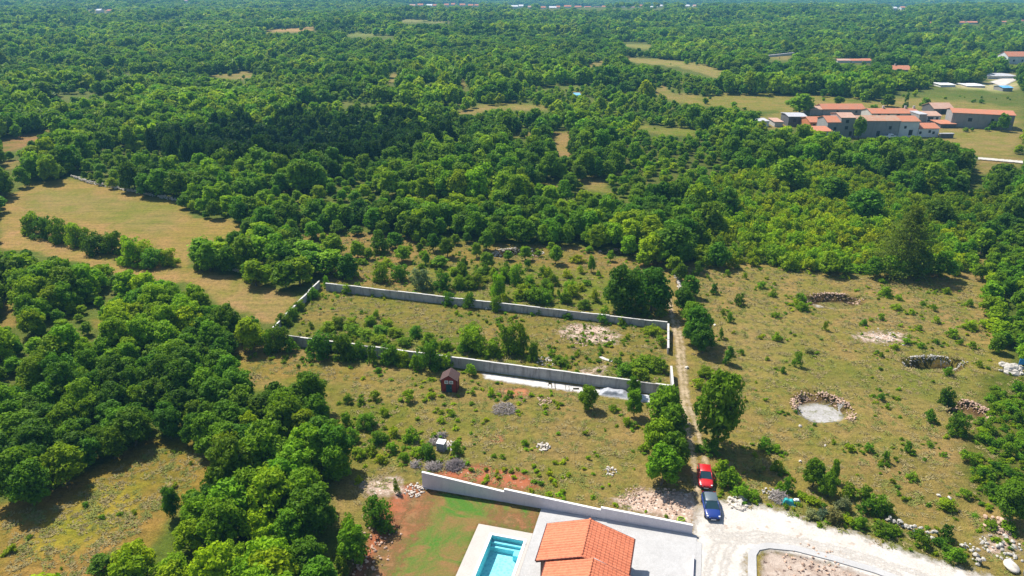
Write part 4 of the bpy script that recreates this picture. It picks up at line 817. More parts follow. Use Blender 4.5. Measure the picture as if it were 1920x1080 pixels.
heap(1100, 628, 9, .15, 160, STONER, 'scatter of pinkish rubble inside the walled plot', s=(.06, .2))
heap(1530, 1065, 7, .15, 90, STONER, 'scatter of stones and clods on the road island', s=(.06, .22))
for i_, (px_, py_, s_) in enumerate(((1500, 800, .28), (1547, 836, .2), (1500, 866, .28), (1760, 930, .3), (1780, 935, .35), (1287, 690, .35), (1340, 610, .3), (912, 580, .4))):
    x, y = G(px_, py_); mb = MB(); mb.stone((0, 0, s_ * .3), s_, random.Random(i_)); o = mb.build('stone', STONEW, None, (x, y, h1(x, y)))
    tag(o, ('single white stone below the white bottomed pit', 'small white stone in the grass between road and pit', 'white stone in the grass right of the big tree', 'left of two pale stones in the lower right field', 'right of two pale stones in the lower right field', 'pale stone beside the track at the plot entrance', 'pale stone beside the track hedge in the right field', 'pale stone in the grass near the back concrete wall')[i_], 'stone', 'loose stones lying in the fields')
x, y = G(1895, 1066); mb = MB(); mb.stone((0, 0, .3), 1.3, random.Random(4), .5); o = mb.build('boulder', STONEW, None, (x, y, 0)); sb = o.modifiers.new('subsurf', 'SUBSURF'); sb.levels = 2; sb.render_levels = 2; tag(o, 'large round white boulder at the bottom right corner', 'boulder')
SLABM = simple('cracked_slab', (.56, .52, .46), .9, .15, 1.2, bump=.03)
x, y = G(1135, 675); mb = MB(); mb.hexa([(-.9, .8, 0), (-.4, .9, 0), (.2, .3, 0), (-.4, 0, 0)], [(-.9, .8, .14), (-.4, .9, .14), (.2, .3, .14), (-.4, 0, .14)]); mb.hexa([(-.4, -.01, 0), (.2, .29, 0), (1.1, -.3, 0), (.9, -.75, 0)], [(-.4, -.01, .13), (.2, .29, .13), (1.1, -.3, .13), (.9, -.75, .13)])
tag(mb.build('concrete_slab', SLABM, None, (x, y, 0)), 'bent pale concrete slab lying in the walled plot', 'slab')
def brush(px, py, w, h, n, label, mat=STICK):
    x, y = G(px, py); r = random.Random(px); mb = MB()
    for k in range(n):
        a = r.random() * 6.283; q = r.random() ** .5 * w / 2; z = (1 - q / (w / 2)) * h * r.random() + .05; c = Vector((math.cos(a) * q, math.sin(a) * q, z)); d = Vector((r.uniform(-1, 1), r.uniform(-1, 1), r.uniform(-.35, .5))).normalized() * r.uniform(.3, .75)
        mb.tube([c - d, c + Vector((r.uniform(-.1, .1), r.uniform(-.1, .1), .05)), c + d], [.03, .025, .01], 4)
    tag(mb.build('brush_pile', mat, None, (x, y, 0)), label, 'brush pile')
brush(853, 874, 2.3, .9, 230, 'dark brush pile right of two others above the rendered wall', simple('dead_wood', (.20, .17, .17), .9, .3)); brush(814, 876, 1.8, .8, 170, 'middle brush pile above the left end of the rendered wall'); brush(780, 873, 1.1, .5, 90, 'smallest brush pile left of the others above the rendered wall'); brush(945, 768, 3.4, .6, 220, 'long grey brush pile below the orange earth patch'); brush(828, 818, 1.1, .7, 80, 'brush pile just behind the storage tank'); brush(815, 830, 1.3, .4, 80, 'low brush pile left of the storage tank'); brush(1462, 935, 2.2, .9, 150, 'grey brown brush pile by the road right of the cars')

# tarpaulin over building material, storage tank, shed, odds and ends
def tarp(px, py, w, d, h, mat, label, name='tarpaulin', cat='tarpaulin', seed=3):
    x, y = G(px, py); n = 26; X, Y = np.meshgrid(np.linspace(-w / 2, w / 2, n), np.linspace(-d / 2, d / 2, n)); r = np.maximum(np.abs(X) / (w / 2), np.abs(Y) / (d / 2))
    Z = h * (1 - ss(.45, 1, r)) * (.6 + .8 * fnoise(X + seed * 9, Y, 1.1)) + .05 * fnoise(X + seed, Y, 4); s = 1 + .12 * (fnoise(X, Y + seed, .9) - .5)
    me, _ = grid_mesh(name, X * s, Y * s, Z + .01); me.materials.append(mat); o = link(bpy.data.objects.new(name, me)); o.location = (x, y, h1(x, y)); o.rotation_euler = (0, 0, PA); return tag(o, label, cat)
tarp(1152, 738, 4.2, 1.8, .55, simple('grey_tarp', (.36, .37, .40), .5, .25, 4, bump=.03), 'wrinkled grey tarpaulin heap at the foot of the front concrete wall'); tarp(1205, 745, 2.4, 1.3, .3, simple('pale_plastic', (.55, .56, .58), .45, .2, 4), 'low pale plastic sheet right of the grey tarpaulin', seed=5)
tarp(1478, 944, 1.6, .9, .5, simple('teal_plastic', (.03, .30, .30), .4, .25, 4), 'teal plastic sheet dumped at the road edge', seed=7); tarp(1493, 941, .9, .6, .35, simple('white_plastic', (.7, .7, .72), .4, .1, 4), 'small white plastic bag beside the teal sheet', 'plastic_bag', 'bag', 8)
x, y = G(1277, 977); mb = MB(); mb.tube([(math.cos(k * .5) * .42, math.sin(k * .5) * .34, .06 + k * .008) for k in range(38)], .045, 6); tag(mb.build('garden_hose', simple('lime_plastic', (.42, .60, .06), .5, .1), None, (x, y, .03)), 'coiled lime green hose on the rubble behind the rendered wall end', 'hose')
x, y = G(1918, 1078); mb = MB(); mb.tube([(0, 0, -.2), (0, 0, 2.2)], .05, 8); mb.box(-.09, .09, -.09, .09, 2.2, 2.26); tag(mb.build('post', simple('white_paint', (.75, .75, .75), .6, .05), None, (x, y, 0)), 'slim white post at the bottom right corner', 'post')
x, y = G(1919, 690); mb = MB(); mb.tube([(-.9, 0, -.1), (-.9, 0, 1.6)], .04, 6); mb.tube([(.9, 0, -.1), (.9, 0, 1.6)], .04, 6); mb.box(-.9, .9, -.02, .02, .6, 1.55); tag(mb.build('site_board', simple('blue_board', (.03, .22, .5), .5, .15, 2), None, (x, y, 0)), 'blue board on posts by the pale rock at the right edge', 'board')

def shed():
    x, y = G(842, 737); root = empty('garden_shed', (x, y + .2, 0), math.radians(-6)); w, d, he, hr = 1.15, 2.1, 2.0, 2.75
    t = NT('red_boards'); wv = t.n('TexWave', bands_direction='X'); wv.inputs['Scale'].default_value = 2.2; t.l(t.obj(), wv.inputs[0]); n = t.noise(6, 4, .6, t.obj()); t.col(t.mix(1, t.mix(n, (.20, .022, .018), (.27, .035, .025)), t.ramp(wv.outputs['Fac'], [(.0, (.7, .7, .7)), (.15, (1, 1, 1))]), 'MULTIPLY')); t.bump(wv.outputs['Fac'], .02); red = t.fin(.7, .3)
    mb = MB(); pf = [(-w, 0, 0), (w, 0, 0), (w, 0, he), (0, 0, hr), (-w, 0, he)]; mb.add(pf + [(a, d, c) for a, b, c in pf], [(0, 1, 2, 3, 4), (9, 8, 7, 6, 5), (0, 5, 6, 1), (1, 6, 7, 2), (4, 9, 5, 0), (2, 7, 8, 3), (3, 8, 9, 4)]); mb.build('wall', red, root)
    rf = MB(); rm = simple('brown_felt', (.085, .050, .045), .95, .25, 8, bump=.02)
    for s in (-1, 1):
        e = (he - (hr - he) / w * .16); rf.hexa([(0, -.16, hr + .004), (s * (w + .16), -.16, e), (s * (w + .16), d + .16, e), (0, d + .16, hr + .004)][::s], [(0, -.16, hr + .07), (s * (w + .16), -.16, e + .066), (s * (w + .16), d + .16, e + .066), (0, d + .16, hr + .07)][::s])
    rf.build('roof', rm, root); mb = MB(); mb.box(-.42, .42, -.05, -.003, .06, 1.3); dr = mb.build('door', simple('teal_door', (.012, .06, .065), .6, .2), root); mb = MB(); mb.tube([(.3, -.09, .7), (.3, -.09, .82)], .02, 6); mb.build('handle', simple('steel', (.5, .5, .5), .35, .1, metal=1), dr)
    wm = simple('white_shutter', (.72, .74, .76), .5, .08)
    for s in (-1, 1):
        mb = MB(); a, b = sorted((s * .08, s * .62)); mb.box(a, b, -.045, -.003, 1.42, 1.92); wi = mb.build('window', wm, root); mb = MB(); mb.box(a + .08, b - .08, -.055, -.047, 1.5, 1.84); mb.build('pane', simple('shed_glass', (.25, .3, .34), .15, .05, spec=.6), wi)
    tr = MB(); tr.box(-w - .02, -w + .08, -.03, -.002, 0, he - .02); tr.box(w - .08, w + .02, -.03, -.002, 0, he - .02); tr.build('trim', simple('dark_trim', (.05, .012, .012), .7), root)
    tag(root, 'small red wooden garden shed with brown gable roof and white windows', 'shed')
shed()
def tank():
    x, y = G(828, 842); root = empty('storage_tank', (x, y, 0), PA); mb = MB(); mb.box(-.5, .5, -.5, .5, .14, 1.1); o = mb.build('body', simple('grey_plastic', (.30, .32, .36), .5, .1), root); b = o.modifiers.new('bevel', 'BEVEL'); b.width = .08; b.segments = 2
    mb = MB(); mb.box(-.53, .53, -.53, .53, 1.102, 1.15); mb.build('lid', simple('white_plastic_lid', (.72, .72, .72), .5, .05), root); mb = MB(); mb.box(-.55, .55, -.55, .55, 0, .13); mb.build('pallet', STICK, root); mb = MB()
    for z in (.3, .6, .9):
        for s in (-.54, .54): mb.tube([(-.54, s, z), (.54, s, z)], .012, 4); mb.tube([(s, -.54, z), (s, .54, z)], .012, 4)
    for s in (-.54, -.18, .18, .54):
        for q in (-.54, .54): mb.tube([(s, q, .12), (s, q, 1.1)], .012, 4); mb.tube([(q, s, .12), (q, s, 1.1)], .012, 4)
    mb.build('cage', simple('galvanised', (.45, .46, .48), .4, .1, metal=.8), root); tag(root, 'grey cube storage tank with white lid standing in the scrub', 'tank')
    x, y = G(823, 826); mb = MB(); mb.tube([(0, 0, -.1), (.05, 0, 1.3)], .05, 6); tag(mb.build('post', simple('pale_timber', (.5, .42, .3), .8, .2), None, (x, y, 0)), 'pale timber post standing behind the storage tank', 'post')
tank()

# ------------------------------------------------------------------ pool house plot
CONW = conc_mat('white_concrete', (.46, .45, .44), (.40, .39, .38), (.32, .31, .295), .4); DECK = conc_mat('beige_tile', (.50, .455, .41), (.46, .42, .38), (.41, .37, .33), .3)
plot_z = lambda z=0: UV(0, 0) + (z,)
mb = MB()
for u0, u1, v0, v1 in ((8.2, 10.0, 4.25, 15.5), (13.7, 14.26, 4.25, 15.5), (10.002, 13.698, 4.25, 5.5)): mb.box(u0, u1, -v1, -v0, -.25, .10)
o = mb.build('pool_deck', DECK, None, plot_z(), PA); tag(o, kind='structure')
mb = MB(); mb.box(14.27, 31.3, -16, -.03, -.2, .085); o = mb.build('driveway', CONW, None, plot_z(), PA); tag(o, kind='structure'); mb = MB(); mb.box(31.305, 31.85, -16, -1.0, -.2, .07); o = mb.build('kerb', CONW, None, plot_z(), PA); tag(o, kind='structure')
def pool():
    root = empty('swimming_pool', plot_z(), PA); t = NT('turquoise_liner'); n = t.n('TexVoronoi'); n.inputs['Scale'].default_value = 3.2; t.l(t.obj(), n.inputs['Vector']); t.col(t.mix(t.ramp(n.outputs['Distance'], [(.15, (0, 0, 0)), (.6, (1, 1, 1))]), (.22, .66, .74), (.38, .82, .86))); liner = t.fin(.5, .3)
    mb = MB(); u0, u1, v0, v1, zb = 10.1, 13.6, 5.6, 14.3, -1.35
    mb.box(u0, u1, -v1, -v0, zb - .1, zb); mb.box(u0 - .098, u0, -v1, -v0 + .098, zb, .05); mb.box(u1, u1 + .098, -v1, -v0 + .098, zb, .05); mb.box(u0, u1, -v0, -v0 + .098, zb, .05); mb.box(u0, u1, -v1 - .098, -v1, zb, .05); mb.build('basin', liner, root)
    mb = MB(); mb.box(u0 + .01, u1 - .01, -v0 - .45, -v0 - .01, zb + .002, -.45); mb.box(u0 + .01, u1 - .01, -v0 - .8, -v0 - .455, zb + .002, -.75); mb.box(u1 - .8, u1 - .01, -v0 - 1.6, -v0 - .81, zb + .002, -.62); mb.build('steps', simple('pale_liner', (.30, .72, .80), .5, .05), root)
    cp = MB()
    for a in ((u0 - .3, u0, -v1 - .3, -v0 + .3), (u1, u1 + .3, -v1 - .3, -v0 + .3), (u0 + .002, u1 - .002, -v0, -v0 + .3), (u0 + .002, u1 - .002, -v1 - .3, -v1)): cp.box(*a, .104, .14)
    cp.build('coping', simple('white_coping_stone', (.76, .75, .73), .6, .05), root)
    w = NT('pool_water'); tr = w.n('BsdfTransparent'); tr.inputs[0].default_value = (.80, .95, .97, 1); gl = w.n('BsdfGlossy'); gl.inputs['Roughness'].default_value = .03; fr_ = w.n('Fresnel'); fr_.inputs[0].default_value = 1.33; bp = w.n('Bump'); bp.inputs['Distance'].default_value = .03; w.l(w.noise(3.5, 3, .6), bp.inputs['Height']).l(bp.outputs[0], gl.inputs['Normal']).l(bp.outputs[0], fr_.inputs['Normal']); mx = w.n('MixShader'); w.l(fr_.outputs[0], mx.inputs[0]).l(tr.outputs[0], mx.inputs[1]).l(gl.outputs[0], mx.inputs[2]).l(mx.outputs[0], w.out.inputs['Surface'])
    X, Y = np.meshgrid(np.linspace(u0, u1, 40), np.linspace(-v1, -v0, 90)); me, _ = grid_mesh('water', X, Y, -.10 + .012 * (fnoise(X, Y, 2.3) - .5)); me.materials.append(w.m); link(bpy.data.objects.new('water', me), root)
    rl = MB(); rl.tube([(13.75, -5.9, .1), (13.75, -5.9, .55), (13.6, -5.9, .6), (13.4, -5.9, .3), (13.4, -5.9, -.4)], .022, 6); rl.build('handrail', simple('stainless', (.55, .56, .58), .2, .05, metal=1), root)
    tag(root, 'rectangular turquoise swimming pool with white coping and corner steps', 'pool')
pool()
def tile_mat():
    t = NT('terracotta_tiles'); n = t.noise(2.2, 5, .7, t.obj()); n2 = t.noise(14, 2, .5, t.obj()); k = t.mix(t.ramp(n, [(.3, (0, 0, 0)), (.7, (1, 1, 1))]), (.56, .165, .08), (.62, .205, .105)); vo = t.n('TexVoronoi'); vo.inputs['Scale'].default_value = 4.5; t.l(t.obj(), vo.inputs['Vector']); sp = t.n('SeparateColor'); t.l(vo.outputs['Color'], sp.inputs[0]); k = t.mix(1, k, t.ramp(sp.outputs[0], [(0, (.88, .86, .85)), (.5, (1, 1, 1)), (1, (1.08, 1.09, 1.1))]), 'MULTIPLY'); k = t.mix(1, k, t.ramp(n2, [(.3, (.82, .82, .82)), (.7, (1.12, 1.12, 1.12))]), 'MULTIPLY'); t.col(k); return t.fin(.75, .25)
TILE = tile_mat()
def tiled(u0, u1, v0, v1, ur, ze, zr, name, root):
    """gable roof: ridge along v at ur; ribs run down the slope, courses along it"""
    rb = .36; nv = int((v1 - v0) / rb * 6); obj_ = []
    vs_ = np.linspace(v0, v1, nv); prof = .085 * np.abs(np.sin(np.pi * (vs_ - v0) / rb)) ** .7
    V = []; Q = []; base = 0
    for ua, ub in ((ur, u0), (ur, u1)):
        L = abs(ub - ua); nc = int(L / .38); us = []; st = []
        for c in range(nc):
            for f_, s_ in ((0, 0), (.92, .030), (.98, .030)): us.append((c + f_) / nc); st.append(s_)
        us.append(1.0); st.append(.0); us = np.array(us); st = np.array(st)
        uu = ua + (ub - ua) * us; zz = zr + (ze - zr) * us + st
        U_, V_ = np.meshgrid(uu, vs_); Z_ = zz[None, :] + prof[:, None]; v = np.stack([U_.ravel(), -V_.ravel(), Z_.ravel()], 1); ny, nx = U_.shape
        i = np.arange((ny - 1) * (nx - 1)); r = i // (nx - 1); c = i % (nx - 1); Q.append(np.stack([r * nx + c, r * nx + c + 1, (r + 1) * nx + c + 1, (r + 1) * nx + c], 1) + base); V.append(v); base += len(v)
    me = np_mesh(name, np.concatenate(V), np.concatenate(Q), False); me.materials.append(TILE); o = link(bpy.data.objects.new(name, me), root)
    rd = MB()
    for k in range(int((v1 - v0) / .4)): a = v0 + k * .4; rd.tube([(ur, -a, zr + .02), (ur, -min(a + .42, v1), zr + .045)], [.13, .11], 8)
    rd.build('ridge', TILE, o)
    fa = MB(); dk = simple('dark_fascia', (.10, .03, .025), .7, .15); fa.cur = 0
    for ub, s in ((u0, -1), (u1, 1)): fa.tube([(ub + s * .05, -v0, ze - .02), (ub + s * .05, -v1, ze - .02)], .07, 8)
    for vv, s in ((v0, 1), (v1, -1)):
        for ub in (u0, u1): fa.hexa([(ur, -vv, zr - .18), (ub, -vv, ze - .18), (ub, -vv + s * .05, ze - .18), (ur, -vv + s * .05, zr - .18)], [(ur, -vv, zr + .02), (ub, -vv, ze + .02), (ub, -vv + s * .05, ze + .02), (ur, -vv + s * .05, zr + .02)])
    fa.build('gutter', dk, o)
    so_ = MB()
    for ub in (u0, u1): so_.hexa([(ur, -v1 + .06, zr - .16), (ub, -v1 + .06, ze - .16), (ub, -v0 - .06, ze - .16), (ur, -v0 - .06, zr - .16)], [(ur, -v1 + .06, zr - .03), (ub, -v1 + .06, ze - .03), (ub, -v0 - .06, ze - .03), (ur, -v0 - .06, zr - .03)])
    so_.build('soffit', simple('brown_soffit', (.14, .05, .035), .8, .15), o); return o
def house():
    root = empty('pool_house', plot_z(.085), PA); ze, zr = 2.8, 4.35; wm = conc_mat('white_render', (.70, .68, .66), (.66, .64, .62), (.58, .56, .54), .3)
    tiled(16.1, 25.05, 5.5, 10.92, 20.5, ze, zr, 'roof', root); tiled(17.1, 25.9, 10.98, 19, 21.6, ze + .12, zr + .12, 'roof', root)
    mb = MB()
    def gable(u0, u1, v0, v1, ur, ze, zr):
        pf = [(u0, 0), (u1, 0), (u1, ze - .2), (ur, zr - .2), (u0, ze - .2)]; n = 5; mb.add([(a, -v0, z) for a, z in pf] + [(a, -v1, z) for a, z in pf], [(4, 3, 2, 1, 0), (5, 6, 7, 8, 9)] + [(i, (i + 1) % n, (i + 1) % n + n, i + n) for i in range(n)])
    gable(18.6, 24.5, 6.1, 10.6, 20.5, ze, zr); gable(19.0, 25.3, 10.62, 18.6, 21.6, ze + .12, zr + .12); mb.build('wall', wm, root)
    cm = simple('brown_column', (.16, .09, .07), .7, .15); mb = MB(); mb.box(16.5, 16.85, -10.6, -10.25, 0, 2.62); mb.build('column', cm, root); mb = MB(); mb.box(16.5, 16.85, -6.3, -5.95, 0, 2.62); mb.build('column', cm, root)
    gm = simple('dark_glazing', (.03, .04, .05), .1, .05, spec=.6); fm = simple('frame_white', (.7, .7, .7), .5, .04)
    for vc in (7.4, 9.4): mb = MB(); mb.box(18.53, 18.598, -vc - .8, -vc + .8, .02, 2.2); w_ = mb.build('window', fm, root); mb = MB(); mb.box(18.5, 18.528, -vc - .7, -vc + .7, .1, 2.1); mb.build('pane', gm, w_)
    for vc in (8.3,): mb = MB(); mb.box(24.503, 24.56, -vc - .6, -vc + .6, .9, 2.1); w_ = mb.build('window', fm, root); mb = MB(); mb.box(24.563, 24.585, -vc - .5, -vc + .5, 1.0, 2.0); mb.build('pane', gm, w_)
    tag(root, 'pool house under two stepped terracotta tiled gable roofs on white concrete', 'house')
    ac = empty('air_conditioner', UV(25.9, 9.7) + (.085,), PA); mb = MB(); mb.box(-.2, .2, -.5, .5, .1, .85); b = mb.build('body', simple('cream_panel', (.62, .61, .54), .5, .06), ac); mb = MB(); mb.box(-.18, .18, -.4, -.3, 0, .098); mb.box(-.18, .18, .3, .4, 0, .098); mb.build('base', cm, ac); mb = MB(); mb.tube([(.203, 0, .48), (.23, 0, .48)], .28, 16); mb.build('fan_grille', simple('grey_grille', (.2, .2, .2), .6), ac); tag(ac, 'cream air conditioner box beside the right wall of the pool house', 'air conditioner')
house()
mb = MB(); kp = strip([(1411, 1120), (1410, 1060), (1410, 1040), (1418, 1028), (1440, 1024), (1490, 1029), (1560, 1047), (1640, 1070), (1720, 1100)], .85); n_ = len(kp) // 2
for i in range(n_ - 1):
    a, b, c, d = kp[i], kp[i + 1], kp[2 * n_ - 2 - i], kp[2 * n_ - 1 - i]; mb.hexa([p + (-.1,) for p in (d, c, b, a)], [p + (.12,) for p in (d, c, b, a)])
tag(mb.build('kerb', CONW), kind='structure')

# ------------------------------------------------------------------ cars
GLASS = simple('car_glass', (.02, .05, .06), .06, .1, spec=.8); RUB = simple('tyre_rubber', (.02, .02, .02), .9); RIM = simple('alloy', (.45, .46, .48), .3, .05, metal=.9); CHR = simple('lamp_clear', (.75, .78, .8), .12, .05, spec=.8); BLK = simple('black_trim', (.02, .02, .022), .5, .1)
def car(px, py, rz, paint, roofc, Lc, Wc, Hc, label, plate=True):
    x, y = G(px, py); root = empty('parked_car', (x, y, .02), rz); w = Wc / 2
    pm = NT('car_paint'); pm.col(paint); pm.b.inputs['Coat Weight'].default_value = .6; pm.b.inputs['Coat Roughness'].default_value = .05; pm = pm.fin(.35, .5)
    st = [(-1, .62, .34, .62, .80), (-.97, .86, .26, .70, .92), (-.80, .97, .22, .80, .98), (-.45, 1.0, .2, .88, .99), (-.15, 1.0, .2, .90, .98), (.30, 1.0, .2, .90, .97), (.50, .99, .2, .86, .95), (.80, .95, .22, .74, .86), (.95, .84, .26, .62, .74), (1.0, .60, .34, .52, .60)]
    V = []; Fc = []; n = 9
    for s, wf, zb, zs, zt in st:
        ww = w * wf; zt *= Hc * .62; zs *= Hc * .62; V += [(-ww * .86, -s * Lc / 2, zb), (-ww, -s * Lc / 2, zb + .14), (-ww, -s * Lc / 2, zs), (-ww * .90, -s * Lc / 2, zt), (0, -s * Lc / 2, zt + .035), (ww * .90, -s * Lc / 2, zt), (ww, -s * Lc / 2, zs), (ww, -s * Lc / 2, zb + .14), (ww * .86, -s * Lc / 2, zb)]
    for i in range(len(st) - 1):
        for k in range(n): Fc.append((i * n + k, i * n + (k + 1) % n, (i + 1) * n + (k + 1) % n, (i + 1) * n + k))
    Fc.append(tuple(range(n))); Fc.append(tuple(reversed(range((len(st) - 1) * n, len(st) * n)))); mb = MB(); mb.add(V, [f[::-1] for f in Fc], True)
    zb = Hc * .60; zr_ = Hc; cabs = [(-.86, .74, zb), (-.62, .70, zr_ - .05), (-.05, .72, zr_), (.08, .70, zr_ - .04), (.46, .82, zb - .01)]
    ring = []
    for s, wf, z in cabs: ring.append((s, w * wf, z))
    body = mb.build('body', pm, root); b = body.modifiers.new('subsurf', 'SUBSURF'); b.levels = 1; b.render_levels = 1
    rf = MB(); yy = [-.60, -.3, -.02, .10]; zz = [Hc - .07, Hc - .01, Hc, Hc - .06]; rv = []
    for a, z in zip(yy, zz): rv += [(-w * .74, -a * Lc / 2, z - .05), (-w * .66, -a * Lc / 2, z), (0, -a * Lc / 2, z + .03), (w * .66, -a * Lc / 2, z), (w * .74, -a * Lc / 2, z - .05)]
    rf.add(rv, [(i * 5 + k, (i + 1) * 5 + k, (i + 1) * 5 + k + 1, i * 5 + k + 1) for i in range(3) for k in range(4)], True)
    rm = pm if roofc is None else simple('car_roof', roofc, .4, .05, spec=.5); rf.build('roof', rm, root)
    def quad(nm, pts, m, par=root, th=.012):
        q = MB(); p = [Vector(a) for a in pts]; nn = (p[1] - p[0]).cross(p[2] - p[1]).normalized() * th; q.hexa([a - nn for a in p], [a for a in p]); return q.build(nm, m, par)
    L2 = Lc / 2; quad('windshield', [(-w * .84, -.47 * L2, zb), (w * .84, -.47 * L2, zb), (w * .70, -.10 * L2, Hc - .07), (-w * .70, -.10 * L2, Hc - .07)], GLASS)
    quad('rear_window', [(w * .78, .86 * L2, zb), (-w * .78, .86 * L2, zb), (-w * .68, .60 * L2, Hc - .08), (w * .68, .60 * L2, Hc - .08)], GLASS)
    for s in (-1, 1):
        p = [(s * w * .87, .80 * L2, zb), (s * w * .87, -.44 * L2, zb), (s * w * .745, -.10 * L2, Hc - .1), (s * w * .745, .58 * L2, Hc - .1)]; quad('side_window', p if s > 0 else p[::-1], GLASS)
        pl = MB()
        for a, bq in (((s * w * .86, -.47 * L2, zb - .02), (s * w * .71, -.09 * L2, Hc - .06)), ((s * w * .88, .2 * L2, zb - .02), (s * w * .75, .2 * L2, Hc - .08)), ((s * w * .82, .86 * L2, zb - .02), (s * w * .72, .59 * L2, Hc - .06))): pl.tube([a, bq], .045, 6)
        pl.build('pillar', pm, root); mr = MB(); mr.stone((s * (w + .08), -.40 * L2, zb + .08), .11, random.Random(2), .8); mr.build('mirror', pm, root)
        hl = MB(); hl.stone((s * w * .70, -.90 * L2, Hc * .46), .19, random.Random(9), .5); hl.build('headlight', CHR, root)
        tl_ = MB(); tl_.box(s * w * .72 - .12, s * w * .72 + .12, L2 * .955, L2 * .985, Hc * .45, Hc * .58); tl_.build('tail_light', simple('lamp_red', (.35, .01, .01), .25), root)
        for q in (-.62, .60):
            wh = MB(); X0 = s * (w - .21); wh.tube([(X0, q * L2, .31), (X0 + s * .205, q * L2, .31)], .31, 18, False); wo = wh.build('wheel', RUB, root); rm_ = MB(); rm_.tube([(X0 + s * .207, q * L2, .31), (X0 + s * .222, q * L2, .31)], .19, 12, False); rm_.build('rim', RIM, wo)
    bp = MB(); bp.box(-w * .72, w * .72, -L2 * 1.005, -L2 * .93, .24, .40); bp.build('bumper', BLK, root); bp = MB(); bp.box(-w * .38, w * .38, -L2 * .99, -L2 * .93, Hc * .36, Hc * .42); bp.build('grille', BLK, root)
    if plate: bp = MB(); bp.box(-.26, .26, -L2 * 1.015, -L2 * 1.006, .28, .39); bp.build('number_plate', simple('plate_white', (.7, .7, .7), .5), root)
    tag(root, label, 'car')
car(1321, 900, math.radians(-9.5), (.50, .012, .014), None, 4.0, 1.75, 1.45, 'bright red hatchback parked behind the blue car on the dirt track')
car(1332, 955, math.radians(-5.8), (.010, .035, .20), (.10, .13, .15), 4.25, 1.8, 1.42, 'dark blue hatchback with grey roof parked in front of the red car')

# ------------------------------------------------------------------ village and far houses
def wmat(name, c, st=.5): return conc_mat(name, c, tuple(x * .86 for x in c), tuple(x * .5 for x in c), st)
WM = {'grey': wmat('grey_stone_wall', (.30, .29, .28)), 'white': wmat('white_wall', (.66, .66, .66), .2), 'teal': wmat('teal_wall', (.34, .44, .46), .2), 'orange': wmat('orange_wall', (.55, .20, .08), .2), 'dark': wmat('dark_wall', (.13, .125, .13)), 'pale': wmat('pale_wall', (.5, .48, .44), .3)}
def rmat(name, c1, c2, ang=0):
    t = NT(name); wv = t.n('TexWave', bands_direction='X'); wv.inputs['Scale'].default_value = 1.1; wv.inputs['Distortion'].default_value = .4; t.l(t.obj(), wv.inputs[0]); n = t.noise(.45, 6, .7, t.obj()); n2 = t.noise(5, 3, .7, t.obj()); k = t.mix(t.ramp(n, [(.36, (0, 0, 0)), (.64, (1, 1, 1))]), c1, c2)
    k = t.mix(1, k, t.ramp(n2, [(.3, (.75, .75, .75)), (.7, (1.2, 1.2, 1.2))]), 'MULTIPLY'); k = t.mix(1, k, t.ramp(wv.outputs['Fac'], [(0, (.8, .8, .8)), (.4, (1.05, 1.05, 1.05))]), 'MULTIPLY'); t.col(k); t.bump(wv.outputs['Fac'], .05); return t.fin(.85, .2)
RM = {'red': rmat('red_tiles', (.54, .19, .10), (.44, .21, .13)), 'old': rmat('old_tiles', (.42, .30, .22), (.46, .22, .13)), 'grey': rmat('grey_sheet', (.50, .50, .52), (.42, .42, .44)), 'pink': rmat('pink_tiles', (.52, .34, .26), (.48, .28, .2)), 'white': rmat('white_sheet', (.72, .72, .72), (.64, .64, .66)), 'blue': rmat('blue_sheet', (.10, .35, .62), (.2, .45, .7))}
DARKW = simple('dark_opening', (.025, .025, .03), .4, .2)
